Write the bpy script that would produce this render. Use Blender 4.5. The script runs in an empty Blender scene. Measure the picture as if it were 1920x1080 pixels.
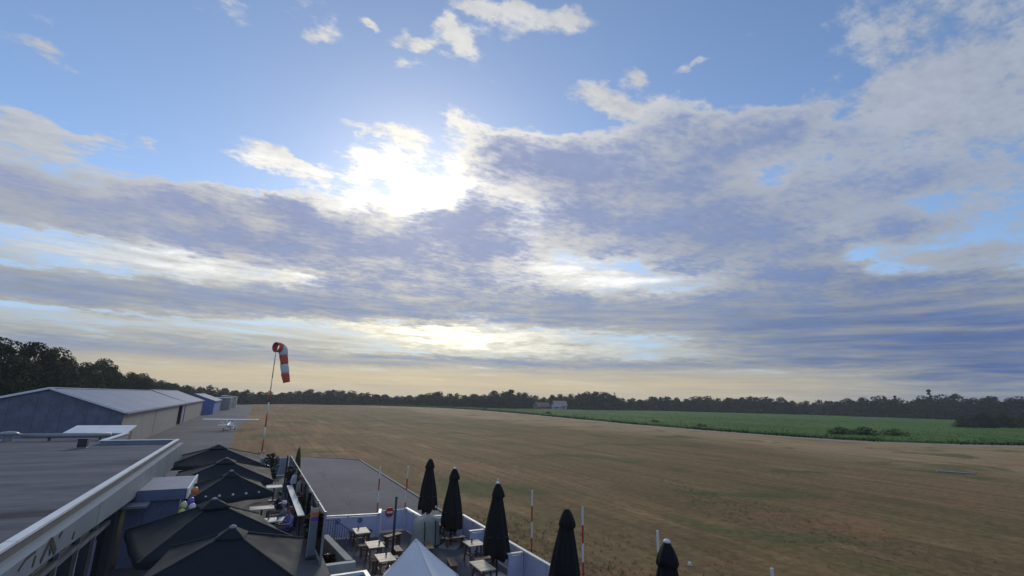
import bpy, bmesh, math, random
from mathutils import Vector, Matrix, Euler, noise as mnoise
R = math.radians
rng = random.Random(7)
scene = bpy.context.scene
col = scene.collection

# ------------------------------------------------------------------ camera
CAM_H = 6.7
cam_d = bpy.data.cameras.new("camera")
cam = bpy.data.objects.new("camera", cam_d)
col.objects.link(cam)
cam_d.sensor_width = 36.0
cam_d.lens = 36.0 * 880.0 / 1920.0
cam_d.clip_start = 0.1
cam_d.clip_end = 6000
cam.location = (0, 0, CAM_H)
cam.matrix_world = (Matrix.Translation((0, 0, CAM_H)) @ Matrix.Rotation(R(-28), 4, 'Z')
                    @ Matrix.Rotation(math.pi / 2 + math.atan(209 / 880), 4, 'X') @ Matrix.Rotation(.025, 4, 'Z'))
scene.camera = cam

# ------------------------------------------------------------------ view
SKY_STRENGTH = 0.1
SKY_GAIN = 0.12
vs = scene.view_settings
vs.view_transform = 'Standard'
vs.look = 'None'
vs.gamma = 1.0
vs.exposure = 0.0
vs.use_curve_mapping = False
scene.cycles.max_bounces = 6
scene.cycles.transparent_max_bounces = 16
scene.cycles.use_denoising = True

# ------------------------------------------------------------------ sun behind the clouds
SUN_AZ, SUN_EL = 16.3, 22.5
sd = Vector((math.sin(R(SUN_AZ)) * math.cos(R(SUN_EL)), math.cos(R(SUN_AZ)) * math.cos(R(SUN_EL)), math.sin(R(SUN_EL))))
sun_l = bpy.data.lights.new("sun", 'SUN')
sun_l.energy = 1.45
sun_l.angle = R(14)
sun_l.color = (1.0, .93, .80)
sun_o = bpy.data.objects.new("sun", sun_l)
sun_o.rotation_euler = (-sd).to_track_quat('-Z', 'Y').to_euler()
sun_o.location = (0, 0, 60)
col.objects.link(sun_o)

# ------------------------------------------------------------------ sky: Nishita air, a procedural cloud deck over it
# each cloud mass: azimuth, elevation, half sizes, tilt (degrees on the sky) and thickness
THICK= [(-19.73, 15.93, 8.58, 2.03, 6.8, 0.9), (-9.18, 15.84, 11.57, 2.63, -1.7, 1.0), (6.9, 18.0, 13.61, 3.04, -0.5, 1.15),
         (17.07, 17.98, 13.61, 4.44, 0.6, 1.35), (23.65, 20.97, 8.19, 2.87, -1.9, 0.8), (0.18, 16.47, 11.81, 3.18, 2.9, 0.7),
         (14.77, 13.97, 16.2, 2.54, 1.3, 1.0), (15.62, 19.64, 16.07, 1.89, 2.2, 1.3), (2.13, 18.58, 6.74, 1.29, 3.5, 0.7),
         (23.8, 17.76, 8.09, 3.87, 2.6, 0.5), (-14.48, 14.95, 11.65, 1.71, 7.8, 0.45), (31.16, 27.43, 9.12, 3.68, -10.4, 1.0),
         (39.52, 25.96, 10.82, 3.64, -10.3, 1.15), (49.17, 23.3, 11.7, 5.86, -15.8, 1.2), (42.65, 19.59, 13.99, 3.74, -3.1, 0.9),
         (55.72, 17.77, 9.34, 4.0, -19.5, 1.1), (52.74, 29.71, 6.71, 2.47, -9.8, 0.7), (34.7, 29.68, 7.77, 1.19, -8.3, 0.5),
         (26.06, 30.61, 2.45, 0.71, 2.0, 0.5), (32.53, 33.07, 9.37, 1.73, -0.9, -0.35), (59.08, 33.69, 7.97, 3.49, -14.0, -0.3),
         (8.85, 33.72, 13.22, 2.17, 9.8, -0.2), (62.25, 28.72, 3.98, 2.66, 5.8, 0.5), (64.75, 24.93, 6.59, 2.59, -3.4, 0.5),
         (60.19, 15.48, 5.99, 2.21, -18.6, 0.7), (67.86, 21.02, 8.57, 2.02, -4.3, 0.45), (71.31, 16.67, 7.84, 1.9, -24.8, 0.5),
         (75.12, 19.97, 5.5, 2.73, 9.4, 0.25), (-16.21, 8.28, 14.22, 1.13, 3.9, 1.3), (5.46, 10.01, 23.05, 1.56, 1.8, 1.7),
         (30.72, 10.03, 20.78, 1.43, -1.9, 1.3), (52.36, 10.4, 18.49, 2.97, -6.8, 1.1), (70.37, 7.49, 12.2, 3.62, -8.5, 1.5),
         (74.89, 3.99, 9.33, 3.08, -2.1, 1.0), (-10.6, 3.99, 16.98, 1.1, 2.2, 1.2), (37.18, 4.3, 19.96, 0.69, -0.2, 1.0),
         (15.55, 3.91, 19.57, 0.74, 1.2, 1.0), (59.7, 6.05, 9.46, 1.65, -5.4, 0.7), (69.07, 11.84, 10.24, 0.7, -9.0, 0.45),
         (-2.78, 21.93, 7.82, 1.46, -5.0, -0.55), (-13.69, 21.52, 6.54, 0.89, 4.1, -0.35), (-8.05, 28.32, 12.62, 2.99, 17.5, -0.3),
         (4.69, 26.12, 4.17, 2.35, -8.2, -0.3), (-9.88, 12.12, 9.85, 1.66, 3.2, -0.75), (2.88, 12.73, 4.42, 0.59, -1.3, -0.5),
         (-18.97, 12.08, 3.9, 0.91, 8.7, -0.6), (38.62, 15.0, 9.7, 2.17, -5.1, -1.0), (28.8, 22.42, 2.93, 2.71, -56.4, -0.5),
         (24.81, 9.37, 3.93, 0.91, -2.0, -0.5), (27.92, 16.61, 3.38, 0.52, -10.1, -0.4), (59.57, 23.96, 2.05, 1.45, 20.6, -0.55),
         (66.97, 14.47, 3.8, 1.54, -14.1, -0.7), (67.12, 31.32, 0.96, 2.35, -18.5, -0.2), (63.88, 18.19, 2.33, 0.85, -10.5, -0.35),
         (17.52, 11.61, 1.29, 0.32, 3.5, -0.3), (22.94, 7.24, 15.79, 0.83, 0.0, -1.0), (-10.97, 6.23, 17.08, 0.45, 1.3, -0.9),
         (-3.43, 5.79, 12.38, 0.27, 1.5, -0.5), (47.32, 12.79, 3.59, 0.62, -2.8, -0.3)]
SMALL= [(73.63, 30.77, 5.7, 7.25, -0.1, 0.62), (70.85, 26.64, 4.79, 2.91, 16.5, 0.35), (77.72, 24.98, 4.07, 6.72, -22.4, 0.4),
         (74.77, 13.52, 6.66, 1.37, -5.9, 0.4), (-22.11, 22.5, 1.72, 0.61, -9.0, 0.7), (-20.79, 21.03, 3.59, 0.97, 6.9, 0.85),
         (-16.25, 22.11, 2.67, 0.66, 8.3, 0.62), (-13.33, 23.62, 1.48, 0.68, 13.8, 0.7), (-2.11, 24.62, 2.91, 1.24, -12.0, 0.78),
         (2.26, 24.01, 1.7, 0.53, -13.5, 0.54), (-5.78, 24.21, 2.01, 0.48, 5.0, 0.39), (-20.81, 27.44, 1.69, 0.7, 4.9, 0.59),
         (-9.34, 24.65, 0.92, 0.31, -32.9, 0.46), (12.77, 40.3, 2.53, 0.78, -2.0, 0.93), (19.53, 40.72, 2.17, 1.08, -20.3, 0.93),
         (7.17, 40.7, 0.96, 0.39, 11.7, 0.7), (17.87, 42.36, 1.35, 0.59, 6.0, 0.46), (12.34, 37.97, 1.82, 0.64, 1.4, 0.7),
         (21.52, 44.24, 3.45, 0.58, -0.8, 0.62), (32.83, 42.7, 3.68, 0.99, -1.5, 0.7), (26.99, 43.83, 2.01, 0.59, -4.9, 0.5),
         (42.56, 34.18, 5.56, 1.22, -16.7, 0.93), (44.46, 37.38, 1.82, 0.94, -7.0, 0.7), (37.64, 36.24, 3.63, 0.76, -3.5, 0.62),
         (52.13, 36.68, 1.93, 0.44, 9.8, 0.62), (35.48, 40.08, 1.5, 0.31, -2.7, 0.31), (1.67, 37.67, 1.86, 0.7, 6.7, 0.31),
         (9.3, 30.14, 4.86, 0.81, -0.9, 0.6), (13.72, 29.82, 3.21, 1.38, -23.8, 0.52), (12.44, 25.6, 7.19, 1.7, -1.7, 0.5),
         (20.15, 32.95, 2.46, 1.11, -20.0, 0.46), (26.06, 30.67, 2.6, 0.71, 2.0, 0.62), (9.25, 24.84, 3.2, 1.19, 8.7, 0.31),
         (12.8, 23.94, 0.92, 0.97, 7.1, 1.16)]
LIT= [(14.6, 23.9, 5.66, 1.47, 6.3, 0.75), (12.86, 24.74, 8.52, 2.43, 2.5, 0.25), (19.6, 25.43, 3.11, 1.85, 4.5, 0.25),
         (-3.68, 24.23, 4.11, 1.22, -11.8, 0.15), (29.18, 21.15, 2.62, 3.38, -56.8, 0.45), (38.62, 14.68, 10.95, 1.79, -6.0, 0.4),
         (27.97, 14.34, 4.02, 0.65, -6.4, 0.4), (-8.6, 12.36, 10.62, 1.59, 1.8, 0.38), (4.06, 12.28, 3.37, 0.48, -1.7, 0.4),
         (21.02, 6.91, 6.08, 0.89, 0.3, 0.75), (17.77, 7.79, 14.91, 0.51, -0.3, 0.45), (29.48, 6.27, 16.42, 1.15, -0.7, 0.4),
         (24.81, 9.5, 3.93, 0.65, -3.0, 0.45), (-12.93, 6.24, 14.64, 0.69, 1.7, 0.14), (-8.66, 4.68, 12.69, 0.31, 1.4, 0.14),
         (31.12, 30.45, 4.31, 1.19, -4.3, 0.25), (40.29, 28.92, 4.11, 1.19, -21.2, 0.15), (52.86, 31.07, 4.3, 1.08, -10.3, 0.05)]
world = bpy.data.worlds.new("World")
scene.world = world
world.use_nodes = True
wt = world.node_tree
wt.nodes.clear()


class NT:
    """small helper that writes math as nodes"""
    def __init__(s, tree): s.t = tree
    def node(s, kind, **kw):
        n = s.t.nodes.new(kind)
        for k, v in kw.items(): setattr(n, k, v)
        return n
    def put(s, sock, v):
        if hasattr(v, 'links') or isinstance(v, bpy.types.NodeSocket): s.t.links.new(v, sock)
        else: sock.default_value = v
    def m(s, op, a, b=None, c=None, clamp=False):
        n = s.node('ShaderNodeMath', operation=op, use_clamp=clamp)
        for i, v in enumerate((a, b, c)):
            if v is not None: s.put(n.inputs[i], v)
        return n.outputs[0]
    def v(s, op, a, b=None, c=None, scale=None):
        n = s.node('ShaderNodeVectorMath', operation=op)
        if c is not None: s.put(n.inputs[2], c)
        s.put(n.inputs[0], a)
        if b is not None: s.put(n.inputs[1], b)
        if scale is not None: s.put(n.inputs['Scale'], scale)
        return n.outputs['Value'] if op in ('DOT_PRODUCT', 'LENGTH', 'DISTANCE') else n.outputs[0]
    def comb(s, x, y, z):
        n = s.node('ShaderNodeCombineXYZ')
        for i, v in enumerate((x, y, z)): s.put(n.inputs[i], v)
        return n.outputs[0]
    def sep(s, v):
        n = s.node('ShaderNodeSeparateXYZ')
        s.put(n.inputs[0], v)
        return n.outputs
    def noise(s, vec, scale, detail=4, rough=.5, lac=2.0, dist=0.0, colour=False, dims='3D'):
        n = s.node('ShaderNodeTexNoise', noise_dimensions=dims)
        if vec is not None: s.put(n.inputs['Vector'], vec)
        n.inputs['Scale'].default_value = scale
        n.inputs['Detail'].default_value = detail
        n.inputs['Roughness'].default_value = rough
        n.inputs['Lacunarity'].default_value = lac
        n.inputs['Distortion'].default_value = dist
        return n.outputs['Color' if colour else 0]
    def step(s, x, a, b, o0=0.0, o1=1.0):
        n = s.node('ShaderNodeMapRange', interpolation_type='SMOOTHSTEP')
        s.put(n.inputs['Value'], x)
        for k, v in zip(('From Min', 'From Max', 'To Min', 'To Max'), (a, b, o0, o1)): s.put(n.inputs[k], v)
        return n.outputs[0]
    def lin(s, x, a, b, o0=0.0, o1=1.0):
        n = s.node('ShaderNodeMapRange')
        s.put(n.inputs['Value'], x)
        for k, v in zip(('From Min', 'From Max', 'To Min', 'To Max'), (a, b, o0, o1)): s.put(n.inputs[k], v)
        return n.outputs[0]
    def mix(s, f, a, b, blend='MIX'):
        n = s.node('ShaderNodeMix', data_type='RGBA', blend_type=blend)
        s.put(n.inputs[0], f)
        for sock, v in ((n.inputs[6], a), (n.inputs[7], b)):
            if isinstance(v, (tuple, list)): v = (*v[:3], 1)
            s.put(sock, v)
        return n.outputs[2]
    def ramp(s, f, stops, interp='LINEAR'):
        n = s.node('ShaderNodeValToRGB')
        s.put(n.inputs[0], f)
        cr = n.color_ramp
        cr.interpolation = interp
        while len(cr.elements) < len(stops): cr.elements.new(.5)
        for e, (p, c) in zip(cr.elements, stops):
            e.position = p
            e.color = (*c, 1)
        return n.outputs[0]


def build_sky():
    N = NT(wt)
    d = N.node('ShaderNodeTexCoord').outputs['Generated']
    d = N.v('NORMALIZE', d)
    x, y, z = N.sep(d)
    deg = 180 / math.pi
    az = N.m('MULTIPLY', N.m('ARCTAN2', x, y), deg)
    el = N.m('MULTIPLY', N.m('ARCSINE', z), deg)
    zc = N.m('ADD', N.m('MAXIMUM', z, 0.0), .075)
    q = N.comb(N.m('DIVIDE', x, zc), N.m('DIVIDE', y, zc), 0.0)           # flat cloud deck seen in perspective
    # ragged outlines: the masses are looked up through two scales of turbulence
    w1 = N.v('SUBTRACT', N.noise(q, 2.2, 6, .58, colour=True), (.5, .5, .5))
    w2 = N.v('SUBTRACT', N.noise(q, 8.0, 6, .62, colour=True), (.5, .5, .5))
    flat = N.lin(el, 3, 24, .34, 1.0)                                      # flatter and longer towards the horizon
    wx = N.m('ADD', N.m('MULTIPLY', N.sep(w1)[0], 7.0), N.m('MULTIPLY', N.sep(w2)[0], 6.0))
    wy = N.m('MULTIPLY', N.m('ADD', N.m('MULTIPLY', N.sep(w1)[1], 4.5), N.m('MULTIPLY', N.sep(w2)[1], 4.5)), flat)
    P = N.v('ADD', N.comb(az, el, 0.0), N.comb(wx, wy, 0.0))

    def field(blobs):
        acc = 0.0
        for (a, e, sa, se, rot, w) in blobs:
            mp = N.node('ShaderNodeMapping', vector_type='TEXTURE')
            # evaluated one after the other (keeps the shader's stack small)
            N.put(mp.inputs['Vector'], P if isinstance(acc, float) else N.v('MULTIPLY_ADD', acc, (1e-7, 0, 0), P))
            mp.inputs['Location'].default_value = (a, e, 0)
            mp.inputs['Rotation'].default_value = (0, 0, R(rot))
            mp.inputs['Scale'].default_value = (sa, se, 1)
            r2 = N.v('DOT_PRODUCT', mp.outputs[0], mp.outputs[0])
            g = N.m('POWER', .42, r2)
            acc = N.m('MULTIPLY_ADD', g, w, acc)
        return acc
    T0 = field(THICK)
    S0 = field(SMALL)
    L0 = field(LIT)
    # the rest of the sky, outside the photographed sector, carries the same broken deck
    front = N.step(N.m('ABSOLUTE', N.m('SUBTRACT', az, 28.0)), 52, 80, 1.0, 0.0)
    front = N.m('MULTIPLY', front, N.step(el, 44, 60, 1.0, 0.0))
    broad = N.m('MULTIPLY', N.step(N.noise(q, .9, 3, .5), .38, .72), 1.1)
    T0 = N.m('ADD', N.m('MULTIPLY', T0, N.m('ADD', N.m('MULTIPLY', front, .7), .3)), N.m('MULTIPLY', broad, N.m('SUBTRACT', 1.0, front)))
    T0 = N.m('MULTIPLY', N.m('DIVIDE', T0, N.m('ADD', N.m('ABSOLUTE', T0), .55)), 1.3)      # overlapping masses saturate
    T0 = N.m('MAXIMUM', T0, N.m('MULTIPLY', N.m('ADD', N.step(el, 12, 20, .42, -1.2), N.step(el, 3, 8, .22, 0.0)), front))
    f1 = N.m('SUBTRACT', N.noise(q, 3.4, 10, .62, 2.1), .5)
    f2 = N.m('SUBTRACT', N.noise(N.v('MULTIPLY', q, (1.0, 1.6, 1.0)), 16.0, 7, .62), .5)
    # puffs: rounded turrets on the upper edges
    f0 = N.m('SUBTRACT', N.noise(q, 1.7, 4, .55), .5)
    # long thin sheets low in the sky
    sq = N.comb(N.m('MULTIPLY', az, .05), N.m('ADD', N.m('MULTIPLY', el, .62), N.m('MULTIPLY', az, .012)), 5.0)
    f3 = N.m('SUBTRACT', N.noise(sq, 1.6, 7, .62, dist=.25), .5)
    low = N.step(el, 6, 15, 1.0, 0.0)
    hi = N.m('SUBTRACT', 1.0, N.m('MULTIPLY', low, .75))
    det = N.m('ADD', N.m('ADD', N.m('MULTIPLY', f1, 1.9), N.m('MULTIPLY', f2, .85)), N.m('MULTIPLY', f0, .9))
    det = N.m('MULTIPLY', det, N.step(T0, .72, 1.12, 1.1, .72))
    det = N.m('ADD', N.m('MULTIPLY', det, hi), N.m('MULTIPLY', N.m('MULTIPLY', f3, 1.7), low))
    near = 1.0
    T = N.m('ADD', T0, N.m('MULTIPLY', det, near))
    S0 = N.m('MULTIPLY', N.m('DIVIDE', S0, N.m('ADD', N.m('ABSOLUTE', S0), .55)), 1.3)
    TS = N.m('ADD', N.m('MAXIMUM', T0, N.m('ADD', S0, N.m('MINIMUM', T0, 0.0))), det)
    alpha = N.m('MAXIMUM', N.step(TS, .12, .66), N.m('MULTIPLY', N.m('MULTIPLY', N.step(L0, .08, .34), .97), N.step(el, 18, 22, 1.0, 0.0)))
    thick = N.step(T, .45, 1.24)

    cosa = N.v('DOT_PRODUCT', d, tuple(sd))
    ang = N.m('MULTIPLY', N.m('ARCCOSINE', N.m('MINIMUM', cosa, .99999)), deg)
    g_in = N.m('POWER', .37, N.m('POWER', N.m('DIVIDE', ang, 9.0), 2.0))
    g_mid = N.m('POWER', .37, N.m('DIVIDE', ang, 16.0))
    g_out = N.m('POWER', .37, N.m('DIVIDE', ang, 31.0))

    sky = N.node('ShaderNodeTexSky', sky_type='NISHITA')
    sky.sun_disc = False
    sky.sun_elevation = R(SUN_EL)
    sky.sun_rotation = R(SUN_AZ)
    sky.altitude = 20
    sky.air_density = 1.0
    sky.dust_density = 0.25
    sky.ozone_density = 3.0
    air = N.v('SCALE', sky.outputs[0], scale=SKY_GAIN)
    air = N.v('MULTIPLY', air, (1.10, 1.15, 1.22))
    air = N.mix(N.step(el, 2, 20, .75, 0.0), air, N.mix(g_out, (.25, .37, .62), (.44, .54, .68)))       # dusty lower air
    # cloud light, in the same units as the air
    thin = N.mix(g_out, (.32, .41, .60), (1.0, .93, .76))
    thin = N.mix(N.step(el, 3, 22), N.mix(g_mid, (.38, .41, .42), (1.0, .86, .52)), thin)
    rip = N.lin(N.m('ADD', f1, N.m('MULTIPLY', f3, 1.4)), -.30, .28, .05, 1.75)            # rippled light in the gaps
    lit = N.m('ADD', N.m('MULTIPLY', g_mid, .6), N.m('MULTIPLY', N.m('MULTIPLY', L0, 1.3), rip))
    lit = N.m('ADD', .82, lit)
    lit = N.m('MULTIPLY', lit, N.lin(N.m('ADD', f1, N.m('MULTIPLY', f2, .7)), -.3, .3, .84, 1.16))
    thin = N.v('SCALE', thin, scale=lit)
    dark = N.mix(N.step(N.m('SUBTRACT', az, 28.0), -10, 46), (.285, .335, .515), (.20, .275, .47))
    dark = N.mix(N.step(el, 3, 20), N.mix(N.step(N.m('SUBTRACT', az, 28.0), 6, 44), (.255, .32, .45), (.095, .155, .33)), dark)
    dark = N.v('SCALE', dark, scale=N.m('ADD', N.lin(f1, -.25, .25, .84, 1.16), N.m('MULTIPLY', L0, .22)))
    cloud = N.mix(thick, thin, dark)
    glow = N.v('SCALE', (1.0, .95, .84), scale=N.m('ADD', N.m('MULTIPLY', g_in, .09), N.m('MULTIPLY', g_out, .11)))
    air2 = N.v('ADD', N.v('SCALE', air, scale=N.m('SUBTRACT', 1.0, N.m('MULTIPLY', g_mid, .34))), glow)
    out = N.mix(alpha, air2, cloud)
    out = N.v('ADD', out, N.v('SCALE', (1.0, .96, .86), scale=N.m('MULTIPLY', g_in, .09)))     # forward scatter round the hidden sun
    # pale band of dusty air along the horizon
    hz = N.m('MULTIPLY', N.step(el, 1.6, 4.6, 1.0, 0.0), N.step(N.m('SUBTRACT', az, 28.0), -62, -34))
    hz = N.m('MULTIPLY', hz, N.step(N.m('SUBTRACT', az, 28.0), 24, 46, 1.0, 0.0))
    streak = N.lin(N.noise(N.comb(N.m('MULTIPLY', az, .035), N.m('MULTIPLY', el, 1.5), 3.0), 2.0, 5, .6), .3, .7, .55, 1.0)
    out = N.mix(N.m('MULTIPLY', N.m('MULTIPLY', hz, streak), .92), out, N.mix(g_out, (.50, .44, .34), (.98, .76, .36)))
    out = N.mix(N.step(el, -3.0, -.3, 1.0, 0.0), out, (.10, .095, .07))
    bg = N.node('ShaderNodeBackground')
    N.put(bg.inputs['Color'], N.v('SCALE', out, scale=1.0 / SKY_STRENGTH))
    bg.inputs['Strength'].default_value = SKY_STRENGTH
    o = N.node('ShaderNodeOutputWorld')
    wt.links.new(bg.outputs[0], o.inputs['Surface'])
    world.cycles.sampling_method = 'MANUAL'
    world.cycles.sample_map_resolution = 512


build_sky()

# ------------------------------------------------------------------ materials
def material(name, base, rough=.7, vary=.18, scale=2.0, bump=0.0, bscale=40.0, metal=0.0, coat=None, sheen=0.0, stain=0.0, stain_col=(.03, .03, .028), stretch=(1, 1, 1), spec=.35):
    m = bpy.data.materials.new(name)
    m.use_nodes = True
    N = NT(m.node_tree)
    b = m.node_tree.nodes['Principled BSDF']
    co = N.node('ShaderNodeTexCoord').outputs['Object']
    co = N.v('MULTIPLY', co, stretch)
    n1 = N.noise(co, scale, 6, .6)
    n2 = N.noise(co, scale * 9, 4, .6)
    f = N.m('ADD', N.m('MULTIPLY', n1, .65), N.m('MULTIPLY', n2, .35))
    lo = tuple(c * (1 - vary) for c in base)
    hi = tuple(min(1, c * (1 + vary)) for c in base)
    c = N.mix(N.lin(f, .35, .65), lo, hi)
    if stain:
        s = N.step(N.noise(co, scale * .35, 7, .62), .52, .70)
        c = N.mix(N.m('MULTIPLY', s, stain), c, stain_col)
    N.put(b.inputs['Base Color'], c)
    b.inputs['Roughness'].default_value = rough
    N.put(b.inputs['Roughness'], N.lin(n1, .3, .7, max(0, rough - .08), min(1, rough + .08)))
    b.inputs['Metallic'].default_value = metal
    b.inputs['Specular IOR Level'].default_value = spec
    if sheen:
        b.inputs['Sheen Weight'].default_value = sheen
        b.inputs['Sheen Roughness'].default_value = .5
    if bump:
        bp = N.node('ShaderNodeBump')
        bp.inputs['Strength'].default_value = bump
        bp.inputs['Distance'].default_value = .02
        N.put(bp.inputs['Height'], N.noise(co, bscale, 5, .6))
        m.node_tree.links.new(bp.outputs[0], b.inputs['Normal'])
    return m


M = {}
M['white_paint'] = material('white_paint', (.72, .73, .74), .5, .08, 1.5, stain=.25, stain_col=(.38, .38, .34))
M['fence_white'] = material('fence_white', (.56, .58, .74), .5, .10, .9, stain=.3, stain_col=(.30, .31, .38))
M['cap_white'] = material('cap_white', (.80, .78, .70), .5, .06, 2)
M['red_paint'] = material('red_paint', (.52, .045, .03), .5, .15, 2)
M['black_fabric'] = material('black_fabric', (.008, .0085, .009), .9, .25, 3, bump=.15, bscale=25)
M['charcoal_fabric'] = material('charcoal_fabric', (.019, .0225, .028), .85, .20, 2.2, bump=.15, bscale=18, stain=.3, stain_col=(.030, .034, .040), spec=.25)
M['seam_fabric'] = material('seam_fabric', (.055, .055, .056), .8, .2, 4)
M['white_fabric'] = material('white_fabric', (.86, .86, .86), .8, .05, 1.2, bump=.06, bscale=6)
M['dark_metal'] = material('dark_metal', (.03, .032, .036), .5, .15, 4, spec=.5)
M['grey_metal'] = material('grey_metal', (.30, .31, .33), .45, .15, 3, metal=.4)
M['light_metal'] = material('light_metal', (.66, .68, .70), .38, .10, 2, metal=.5)
M['coping'] = material('coping', (.70, .71, .71), .4, .10, 1.2, metal=.2, stain=.25, stain_col=(.35, .36, .33))
M['fascia'] = material('fascia', (.185, .225, .265), .55, .12, .7, stain=.4, stain_col=(.22, .26, .25), stretch=(1, 1, .5))
M['recess'] = material('recess', (.11, .112, .115), .8, .2, 1.5)
M['bitumen'] = material('bitumen', (.135, .137, .158), .92, .38, .8, bump=.9, bscale=9, stain=.85, stain_col=(.022, .023, .028), stretch=(.22, 1, 1), spec=.12)
M['wall_render'] = material('wall_render', (.075, .08, .085), .85, .15, 1, bump=.1)
M['frame_metal'] = material('frame_metal', (.26, .27, .29), .5, .15, 2)
M['porch_blue'] = material('porch_blue', (.15, .18, .28), .7, .2, 1.4, stain=.3, stain_col=(.10, .12, .20))
M['porch_roof'] = material('porch_roof', (.26, .27, .32), .75, .2, 1.2, bump=.2)
M['timber_brown'] = material('timber_brown', (.16, .095, .06), .7, .3, 5, stretch=(1, 6, 6))
M['timber_pale'] = material('timber_pale', (.56, .46, .33), .6, .18, 4, stretch=(1, 6, 6))
M['deck'] = material('deck', (.10, .095, .095), .85, .25, 1.5, bump=.2)
M['concrete'] = material('concrete', (.33, .32, .30), .85, .18, 1.3, bump=.2, stain=.35, stain_col=(.16, .16, .14))
M['kerb'] = material('kerb', (.22, .21, .185), .85, .2, 1.2, bump=.2, stain=.3, stain_col=(.16, .15, .11))
M['soil'] = material('soil', (.05, .042, .035), .95, .3, 3, bump=.5)
M['leaf_dark'] = material('leaf_dark', (.035, .055, .026), .7, .35, .6)
M['skin'] = material('skin', (.45, .27, .20), .6, .1, 5)
M['rubber'] = material('rubber', (.02, .02, .02), .8, .2, 5)
M['balloon_orange'] = material('balloon_orange', (.75, .22, .06), .25, .06, 3, spec=.5)
M['balloon_purple'] = material('balloon_purple', (.19, .10, .50), .25, .06, 3, spec=.5)
M['balloon_lime'] = material('balloon_lime', (.66, .72, .36), .25, .06, 3, spec=.5)
M['balloon_white'] = material('balloon_white', (.72, .72, .76), .25, .06, 3, spec=.5)
M['balloon_yellow'] = material('balloon_yellow', (.68, .60, .16), .25, .06, 3, spec=.5)
M['sock_red'] = material('sock_red', (.62, .10, .07), .75, .12, 3, bump=.1)
M['sock_white'] = material('sock_white', (.66, .66, .70), .75, .08, 3, bump=.1)
M['hangar_roof'] = material('hangar_roof', (.17, .22, .31), .65, .10, .35, stain=.25, stain_col=(.13, .17, .24), stretch=(2.5, .6, 1), spec=.2)
M['hangar_trim'] = material('hangar_trim', (.82, .85, .88), .4, .08, 1)
M['hangar_gable'] = material('hangar_gable', (.15, .165, .225), .85, .30, .9, bump=.5, bscale=5)
M['hangar_wall'] = material('hangar_wall', (.27, .26, .245), .8, .15, .5, bump=.1, stain=.3, stain_col=(.22, .21, .20))
M['hangar_blue'] = material('hangar_blue', (.10, .175, .44), .65, .18, .6, stain=.2, stain_col=(.05, .08, .22))
M['violet_door'] = material('violet_door', (.28, .26, .37), .7, .12, 1)
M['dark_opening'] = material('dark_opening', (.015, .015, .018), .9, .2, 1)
M['brick_red'] = material('brick_red', (.26, .17, .14), .8, .2, .8)
M['roof_tile'] = material('roof_tile', (.42, .30, .26), .8, .2, .8)
M['farm_white'] = material('farm_white', (.44, .42, .41), .7, .1, .6)
M['shed_grey'] = material('shed_grey', (.30, .33, .36), .7, .15, .3)


def glass_material():
    m = bpy.data.materials.new('dark_glass')
    m.use_nodes = True
    b = m.node_tree.nodes['Principled BSDF']
    b.inputs['Base Color'].default_value = (.012, .014, .018, 1)
    b.inputs['Roughness'].default_value = .06
    b.inputs['IOR'].default_value = 1.5
    return m


def clear_material():
    """thin sheet of clear acrylic"""
    m = bpy.data.materials.new('clear_sheet')
    m.use_nodes = True
    N = NT(m.node_tree)
    nt = m.node_tree
    nt.nodes.clear()
    tr = N.node('ShaderNodeBsdfTransparent')
    tr.inputs[0].default_value = (.80, .84, .86, 1)
    gl = N.node('ShaderNodeBsdfGlossy')
    gl.inputs['Roughness'].default_value = .08
    fr = N.node('ShaderNodeFresnel')
    fr.inputs[0].default_value = 1.35
    mx = N.node('ShaderNodeMixShader')
    nt.links.new(fr.outputs[0], mx.inputs[0])
    nt.links.new(tr.outputs[0], mx.inputs[1])
    nt.links.new(gl.outputs[0], mx.inputs[2])
    o = N.node('ShaderNodeOutputMaterial')
    nt.links.new(mx.outputs[0], o.inputs[0])
    return m


M['dark_glass'] = glass_material()
M['clear_sheet'] = clear_material()


def foliage_material(name, dark, light, scale=.35):
    m = bpy.data.materials.new(name)
    m.use_nodes = True
    N = NT(m.node_tree)
    nt = m.node_tree
    b = nt.nodes['Principled BSDF']
    geo = N.node('ShaderNodeNewGeometry')
    oi = N.node('ShaderNodeObjectInfo')
    co = N.node('ShaderNodeTexCoord').outputs['Object']
    n = N.noise(co, scale, 3, .6)
    f = N.m('ADD', N.m('MULTIPLY', n, .8), N.m('MULTIPLY', geo.outputs['Random Per Island'], .45))
    f = N.m('ADD', f, N.m('MULTIPLY', N.m('SUBTRACT', oi.outputs['Random'], .5), .9))
    tint = N.mix(N.m('MULTIPLY', N.step(N.m('FRACT', N.m('MULTIPLY', oi.outputs['Random'], 7.3)), .5, 1.0), .55), light, (light[0] * 1.5, light[1] * 1.08, light[2] * .9))
    N.put(b.inputs['Base Color'], N.mix(N.lin(f, .3, .95), dark, tint))
    b.inputs['Roughness'].default_value = .85
    b.inputs['Specular IOR Level'].default_value = .05
    return m


M['tree_near'] = foliage_material('tree_near', (.024, .036, .018), (.050, .070, .030))
M['tree_far'] = foliage_material('tree_far', (.028, .044, .022), (.052, .076, .034))
M['shrub'] = foliage_material('shrub', (.014, .026, .010), (.05, .08, .025), 1.2)
M['crop_leaf'] = foliage_material('crop_leaf', (.055, .12, .018), (.12, .21, .04), .3)
M['dry_blade'] = foliage_material('dry_blade', (.20, .16, .07), (.46, .35, .17), .2)
M['bark'] = material('bark', (.08, .065, .05), .9, .3, 3, bump=.5)


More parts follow.
